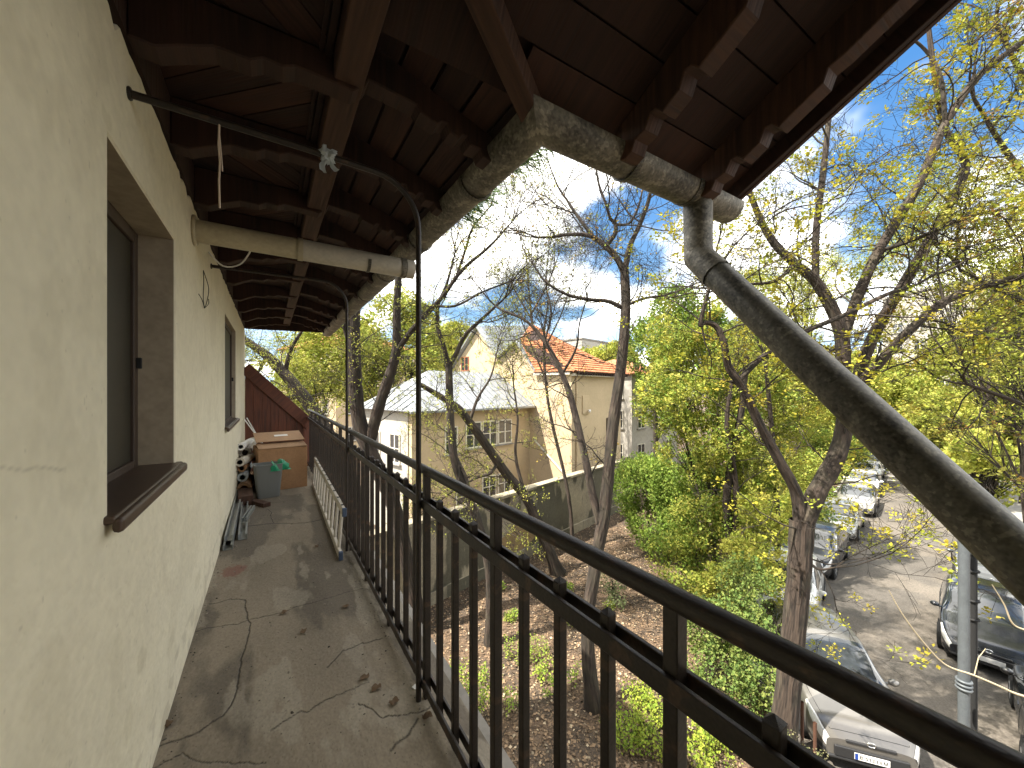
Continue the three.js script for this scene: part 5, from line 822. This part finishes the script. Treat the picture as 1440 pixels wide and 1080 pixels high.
// ------------------------------------------------------------------ parked cars
const paint = (r, g, b, met = .4, rough = .32) => phys({ color: C(r, g, b), metalness: met, roughness: rough, clearcoat: .9, clearcoatRoughness: .08 });
const CM = { rubber: std({ color: C(.018, .018, .018), roughness: .9 }), rim: std({ color: C(.45, .45, .46), roughness: .35, metalness: .7 }), lens: phys({ color: C(.68, .68, .66), roughness: .18, clearcoat: 1, metalness: 0 }), trim: std({ color: C(.02, .02, .021), roughness: .55 }), chrome: std({ color: C(.7, .7, .7), roughness: .15, metalness: 1 }), shut: std({ color: C(.01, .01, .01), roughness: .9 }), red: phys({ color: C(.35, .02, .015), roughness: .15, clearcoat: 1 }) };
const STYLES = {
  crossover: { L: 4.36, W: 1.8, H: 1.56, top: [[0, .60], [.015, .70], [.05, .86], [.12, .94], [.20, 1.0], [.27, 1.06], [.34, 1.22], [.42, 1.43], [.48, 1.52], [.58, 1.56], [.70, 1.53], [.80, 1.46], [.88, 1.33], [.94, 1.14], [.975, 1.06], [1, .75]], wid: [[0, .72], [.02, .82], [.06, .92], [.13, .985], [.2, 1], [.8, 1], [.93, .95], [.98, .88], [1, .8]], ws: [.27, .455], sd: [.33, .84], rw: [.845, .94], belt: .98, wb: [.195, .80] },
  hatch: { L: 4.25, W: 1.76, H: 1.48, top: [[0, .52], [.015, .60], [.05, .74], [.12, .84], [.20, .90], [.26, .95], [.34, 1.14], [.42, 1.36], [.48, 1.44], [.58, 1.48], [.72, 1.46], [.84, 1.36], [.92, 1.14], [.96, 1.0], [1, .62]], wid: [[0, .72], [.02, .82], [.06, .92], [.14, .985], [.22, 1], [.82, 1], [.94, .95], [1, .82]], ws: [.255, .455], sd: [.31, .86], rw: [.85, .94], belt: .90, wb: [.19, .79] },
  sedan: { L: 4.55, W: 1.76, H: 1.44, top: [[0, .52], [.015, .60], [.05, .74], [.12, .83], [.22, .90], [.28, .94], [.36, 1.14], [.43, 1.34], [.49, 1.41], [.58, 1.44], [.68, 1.41], [.76, 1.28], [.82, 1.10], [.86, 1.03], [.95, 1.0], [.985, .93], [1, .62]], wid: [[0, .74], [.02, .84], [.06, .93], [.14, .985], [.22, 1], [.82, 1], [.94, .95], [1, .84]], ws: [.275, .47], sd: [.33, .78], rw: [.69, .825], belt: .89, wb: [.185, .79] },
};
const lut = (a, t) => { for (let i = 0; i < a.length - 1; i++) if (t <= a[i + 1][0]) { const k = (t - a[i][0]) / (a[i + 1][0] - a[i][0]); return mixn(a[i][1], a[i + 1][1], k); } return a.at(-1)[1]; };
const lutS = (a, t) => .25 * lut(a, clamp(t - .012)) + .5 * lut(a, t) + .25 * lut(a, clamp(t + .012));
function car(label, style, mat, cz, cx, phi, o = {}) {
  const S = STYLES[style], N = 64, J = 11, w2 = S.W / 2, P = [], fr = [0, .13, .34, .58, .8, 1];
  const al = TURN + phi * Math.PI / 180, t = thing('parked_car', label, 'car', camXZ(cz, cx, .004), 'cars parked along the street'); t.rotation.y = -al; if (o.away) t.rotation.y += Math.PI;
  for (let i = 0; i <= N; i++) {
    const f = i / N, Hh = lutS(S.top, f), w = w2 * lutS(S.wid, f), b = Math.min(S.belt + .05 * clamp((f - .3) / .5), Hh - .05), D = Hh - b, cab = clamp((D - .08) / .25), bot = .2 + .05 * clamp(1 - f / .05) + .08 * clamp((f - .95) / .05), row = [];
    for (let j = 0; j < 6; j++) row.push([w * [.93, .985, 1, .995, .985, .955][j], bot + (b - bot) * fr[j]]);
    row.push([w * mixn(.90, .875, cab), b + D * .42], [w * mixn(.80, .79, cab), b + D * .78], [w * mixn(.66, .70, cab), b + D * .93], [w * .40, b + D * .985], [0, Hh]); P.push(row.map(([x, y]) => [x, y, -f * S.L]));
  }
  const grid = (s) => { const p = [], ix = []; for (let i = 0; i <= N; i++) for (let j = 0; j < J; j++) p.push(s * P[i][j][0], P[i][j][1], P[i][j][2]); for (let i = 0; i < N; i++) for (let j = 0; j < J - 1; j++) { const a = i * J + j, b = a + J; s > 0 ? ix.push(a, b, a + 1, a + 1, b, b + 1) : ix.push(a, a + 1, b, a + 1, b + 1, b); } return { p, ix }; };
  const whole = (() => { const a = grid(1), b = grid(-1), off = a.p.length / 3, map = k => (k % J === J - 1 ? k : k + off); const g = new THREE.BufferGeometry(); g.setAttribute('position', new THREE.Float32BufferAttribute([...a.p, ...b.p], 3)); g.setIndex([...a.ix, ...b.ix.map(map)]); g.computeVertexNormals(); return g; })();
  const ix = whole.index.array, bins = { body: [], windscreen: [], side_window: [], rear_window: [] };
  for (let q = 0, c = 0; q < ix.length; q += 6, c++) {
    const cell = c % (N * (J - 1)), i = Math.floor(cell / (J - 1)), j = cell % (J - 1), f = (i + .5) / N; let k = 'body';
    if (f > S.ws[0] && f < S.ws[1] && j >= 7) k = 'windscreen'; else if (f > S.rw[0] && f < S.rw[1] && j >= 7) k = 'rear_window'; else if (f > S.sd[0] + .025 && f < S.sd[1] && (j === 5 || j === 6) && !(f > .585 && f < .61) && lut(S.top, f) - S.belt > .2) k = 'side_window';
    for (let m = 0; m < 6; m++) bins[k].push(ix[q + m]);
  }
  const pa = whole.attributes.position, na = whole.attributes.normal;
  for (const k in bins) { const v = bins[k], p = new Float32Array(v.length * 3), n = new Float32Array(v.length * 3); v.forEach((q, i) => { p.set([pa.getX(q), pa.getY(q), pa.getZ(q)], i * 3); n.set([na.getX(q), na.getY(q), na.getZ(q)], i * 3); }); const g = new THREE.BufferGeometry(); g.setAttribute('position', new THREE.BufferAttribute(p, 3)); g.setAttribute('normal', new THREE.BufferAttribute(n, 3)); part(t, k, uvBox(g), k === 'body' ? mat : M.glass); }
  for (const [i, nm] of [[0, 'front_bumper'], [N, 'rear_bumper']]) { const r = P[i], v = []; for (let j = 0; j < J - 1; j++) { const a = new V3(...r[j]), b = new V3(...r[j + 1]), c = new V3(-r[j][0], r[j][1], r[j][2]), d = new V3(-r[j + 1][0], r[j + 1][1], r[j + 1][2]); v.push(a, b, d, a, d, c); } const g = new THREE.BufferGeometry().setFromPoints(v); g.computeVertexNormals(); part(t, nm, uvBox(g), i ? mat : (o.darkNose ? CM.trim : mat)); }
  part(t, 'underbody', box(S.W * .86, .12, S.L * .94, 0, .24, -S.L / 2), CM.shut);
  const wr = .325; for (const f of S.wb) for (const s of [-1, 1]) {
    const z = -f * S.L, x = s * (w2 * lutS(S.wid, f) - .105); const arch = new THREE.CylinderGeometry(wr + .055, wr + .055, .23, 26, 1).rotateZ(Math.PI / 2).translate(x + s * .001, wr + .02, z); part(t, 'wheel_arch', arch, CM.shut);
    const wh = part(t, 'wheel', new THREE.LatheGeometry([[.20, -.1], [.29, -.105], [wr - .012, -.09], [wr, -.06], [wr, .06], [wr - .012, .09], [.29, .105], [.20, .1]].map(q => new THREE.Vector2(...q)), 28).rotateZ(Math.PI / 2), CM.rubber); wh.position.set(x + s * .028, wr, z);
    const sp = [new THREE.CylinderGeometry(.215, .215, .03, 24, 1, true).rotateZ(Math.PI / 2).translate(s * .085, 0, 0), new THREE.CylinderGeometry(.05, .05, .04, 12).rotateZ(Math.PI / 2).translate(s * .085, 0, 0)].map(g => uvBox(g)); for (let k = 0; k < 6; k++) { const a = k / 6 * 6.283; sp.push(box(.022, .2, .05, s * .088, Math.cos(a) * .11, Math.sin(a) * .11, a, 0, 0)); } part(wh, 'rim', sp, CM.rim);
    part(wh, 'brake', uvBox(new THREE.CylinderGeometry(.2, .2, .02, 20).rotateZ(Math.PI / 2).translate(s * .05, 0, 0)), CM.shut);
  }
  const surf = (f, j, s) => { const i = f * N, a = Math.floor(i), k = i - a, q = P[a], r = P[Math.min(N, a + 1)], jj = Math.floor(j), e = j - jj, z = c => mixn(mixn(q[jj][c], q[jj + 1][c], e), mixn(r[jj][c], r[jj + 1][c], e), k); return new V3(s * z(0), z(1), z(2)); };
  for (const s of [-1, 1]) {                              // lamps follow the skin of the car
    const skin = (f0, f1, ja, jb, out, n = 6, m = 3) => { const v = [], pt = (u, w) => { const f = mixn(f0, f1, u), lo = ja(u), hi = jb(u); const p = surf(f, mixn(lo, hi, w), s), c = new V3(0, p.y * .75, p.z - .25); return p.addScaledVector(p.clone().sub(c).normalize(), out * Math.sin(Math.PI * clamp(w, .12, .88)) + .004); }; for (let a = 0; a < n; a++) for (let b = 0; b < m; b++) { const A = pt(a / n, b / m), Bq = pt((a + 1) / n, b / m), D = pt((a + 1) / n, (b + 1) / m), E = pt(a / n, (b + 1) / m); v.push(A, Bq, D, A, D, E); } const g = new THREE.BufferGeometry().setFromPoints(v); g.computeVertexNormals(); return uvBox(g); };
    part(t, 'headlight', skin(.002, .115, u => 2.9 + 1.7 * u, u => 5.6 - .1 * u, .014, 8, 4), CM.lens); part(t, 'fog_lamp', skin(.004, .05, () => 1.3, () => 2.2, .006), CM.trim);
    part(t, 'tail_light', skin(.955, .99, () => 3.4, () => 4.7, .008), CM.red);
    const fm = S.ws[0] + .055, mp = surf(fm, 5, s); part(t, 'mirror', [place(new THREE.SphereGeometry(1, 12, 8).scale(.1, .068, .075), mp.x + s * .12, mp.y + .05, mp.z), box(.1, .025, .04, mp.x + s * .03, mp.y + .01, mp.z)].map(g => uvBox(g)), o.mirror ?? mat);
    part(t, 'door_handle', rbox(.02, .022, .18, .006, s * (w2 * .985), S.belt - .12, -.52 * S.L), mat);
    const lines = []; for (const f of [.365, .598, .79]) { const pp = [1.2, 2, 3, 4, 5].map(j => { const p = surf(f, j, s); p.x += s * .0015; return p; }); lines.push(tube(pp, .004, 4)); } part(t, 'door_gap', lines, CM.shut);
  }
  const fz = .012; part(t, 'bumper_lip', rbox(S.W * .74, .07, .1, .03, 0, .27, -.02), CM.trim); for (const s of [-1, 1]) part(t, 'hood_gap', tube([.02, .06, .1, .15, .2, .25].map(f => { const p = surf(f, 6.9 - f, s); p.y += .001; return p; }), .005, 4), CM.shut); part(t, 'hood_edge', tube([-1, -.6, 0, .6, 1].map(k => { const p = surf(.02, mixn(10, 6.9, Math.abs(k)) - .001, k < 0 ? -1 : 1); p.y += .002; return p; }), .005, 4), CM.shut);
  part(t, 'grille', [rbox(S.W * .62, .2, .05, .03, 0, .40, fz), rbox(S.W * .42, .06, .05, .02, 0, .565 + (style === 'crossover' ? .04 : -.02), -.005)], CM.trim);
  part(t, 'wiper', [tube([surf(S.ws[0] + .012, 8.2, 1), surf(S.ws[0] + .05, 9.3, 1)].map(p => p.add(new V3(0, .015, .01))), .007, 5), tube([surf(S.ws[0] + .012, 9, -1), surf(S.ws[0] + .05, 8, -1)].map(p => p.add(new V3(0, .015, .01))), .007, 5)], CM.trim);
  part(t, 'emblem', new THREE.TorusGeometry(.05, .011, 6, 16).scale(1.2, .8, 1).translate(0, .60 + (style === 'crossover' ? .05 : .02), .022), CM.chrome);
  { // number plate
    const cv = document.createElement('canvas'); cv.width = 256; cv.height = 56; const x = cv.getContext('2d'); x.fillStyle = '#e9e8e2'; x.fillRect(0, 0, 256, 56); x.fillStyle = '#1c3f8f'; x.fillRect(0, 0, 24, 56); x.fillStyle = '#15161a'; x.font = 'bold 44px sans-serif'; x.textBaseline = 'middle'; if (o.plate) x.fillText(o.plate, 32, 30);
    const pl = part(t, 'number_plate', new THREE.BoxGeometry(.52, .115, .012).translate(0, .40, fz + .034), M.white); const tx = new THREE.CanvasTexture(cv); tx.colorSpace = THREE.SRGBColorSpace; const fg = new THREE.PlaneGeometry(.51, .108).translate(0, .40, fz + .0425); if (o.plate) part(pl, 'lettering', fg, std({ map: tx, roughness: .5 }));
  }
  return t;
}
car('silver bronze crossover parked beside the maple with plate B-513 LEM', 'crossover', paint(.17, .16, .145, .5), 7.15, 6.62, 20, { plate: 'B-513 LEM', darkNose: false });
car('white crossover half hidden by the maple trunk and yellow leaves', 'crossover', paint(.6, .6, .58, 0, .3), 11.35, 7.75, 42);
car('old black hatchback between the white crossover and a silver saloon', 'hatch', paint(.016, .017, .02, .2), 14.9, 11.15, 49);
car('silver saloon parked right behind the black hatchback', 'sedan', paint(.42, .41, .37, .6), 18.5, 15.3, 46);
car('dull silver hatchback behind the silver saloon', 'hatch', paint(.36, .34, .30, .55), 22.1, 19.5, 46);
car('white saloon further down the row of cars', 'sedan', paint(.74, .74, .72, 0), 26.0, 23.4, 46);
car('second white saloon near the white road markings', 'sedan', paint(.72, .73, .74, 0), 29.8, 27.2, 46);
car('dark car last in the row at the far end of the street', 'hatch', paint(.03, .032, .036, .3), 33.6, 31.0, 46);
car('dark blue hatchback parked on the other side behind the lamp post', 'hatch', paint(.008, .010, .015, 0, .25), 9.75, 12.0, 49, {});
car('black hatchback with bright alloy wheels in front of the dark blue hatchback', 'hatch', paint(.012, .012, .013, .2), 8.75, 12.62, 49 + 180, { });
car('grey saloon behind the dark blue hatchback', 'sedan', paint(.10, .105, .11, .4), 13.4, 16.6, 48);

renderer.render(scene, camera);
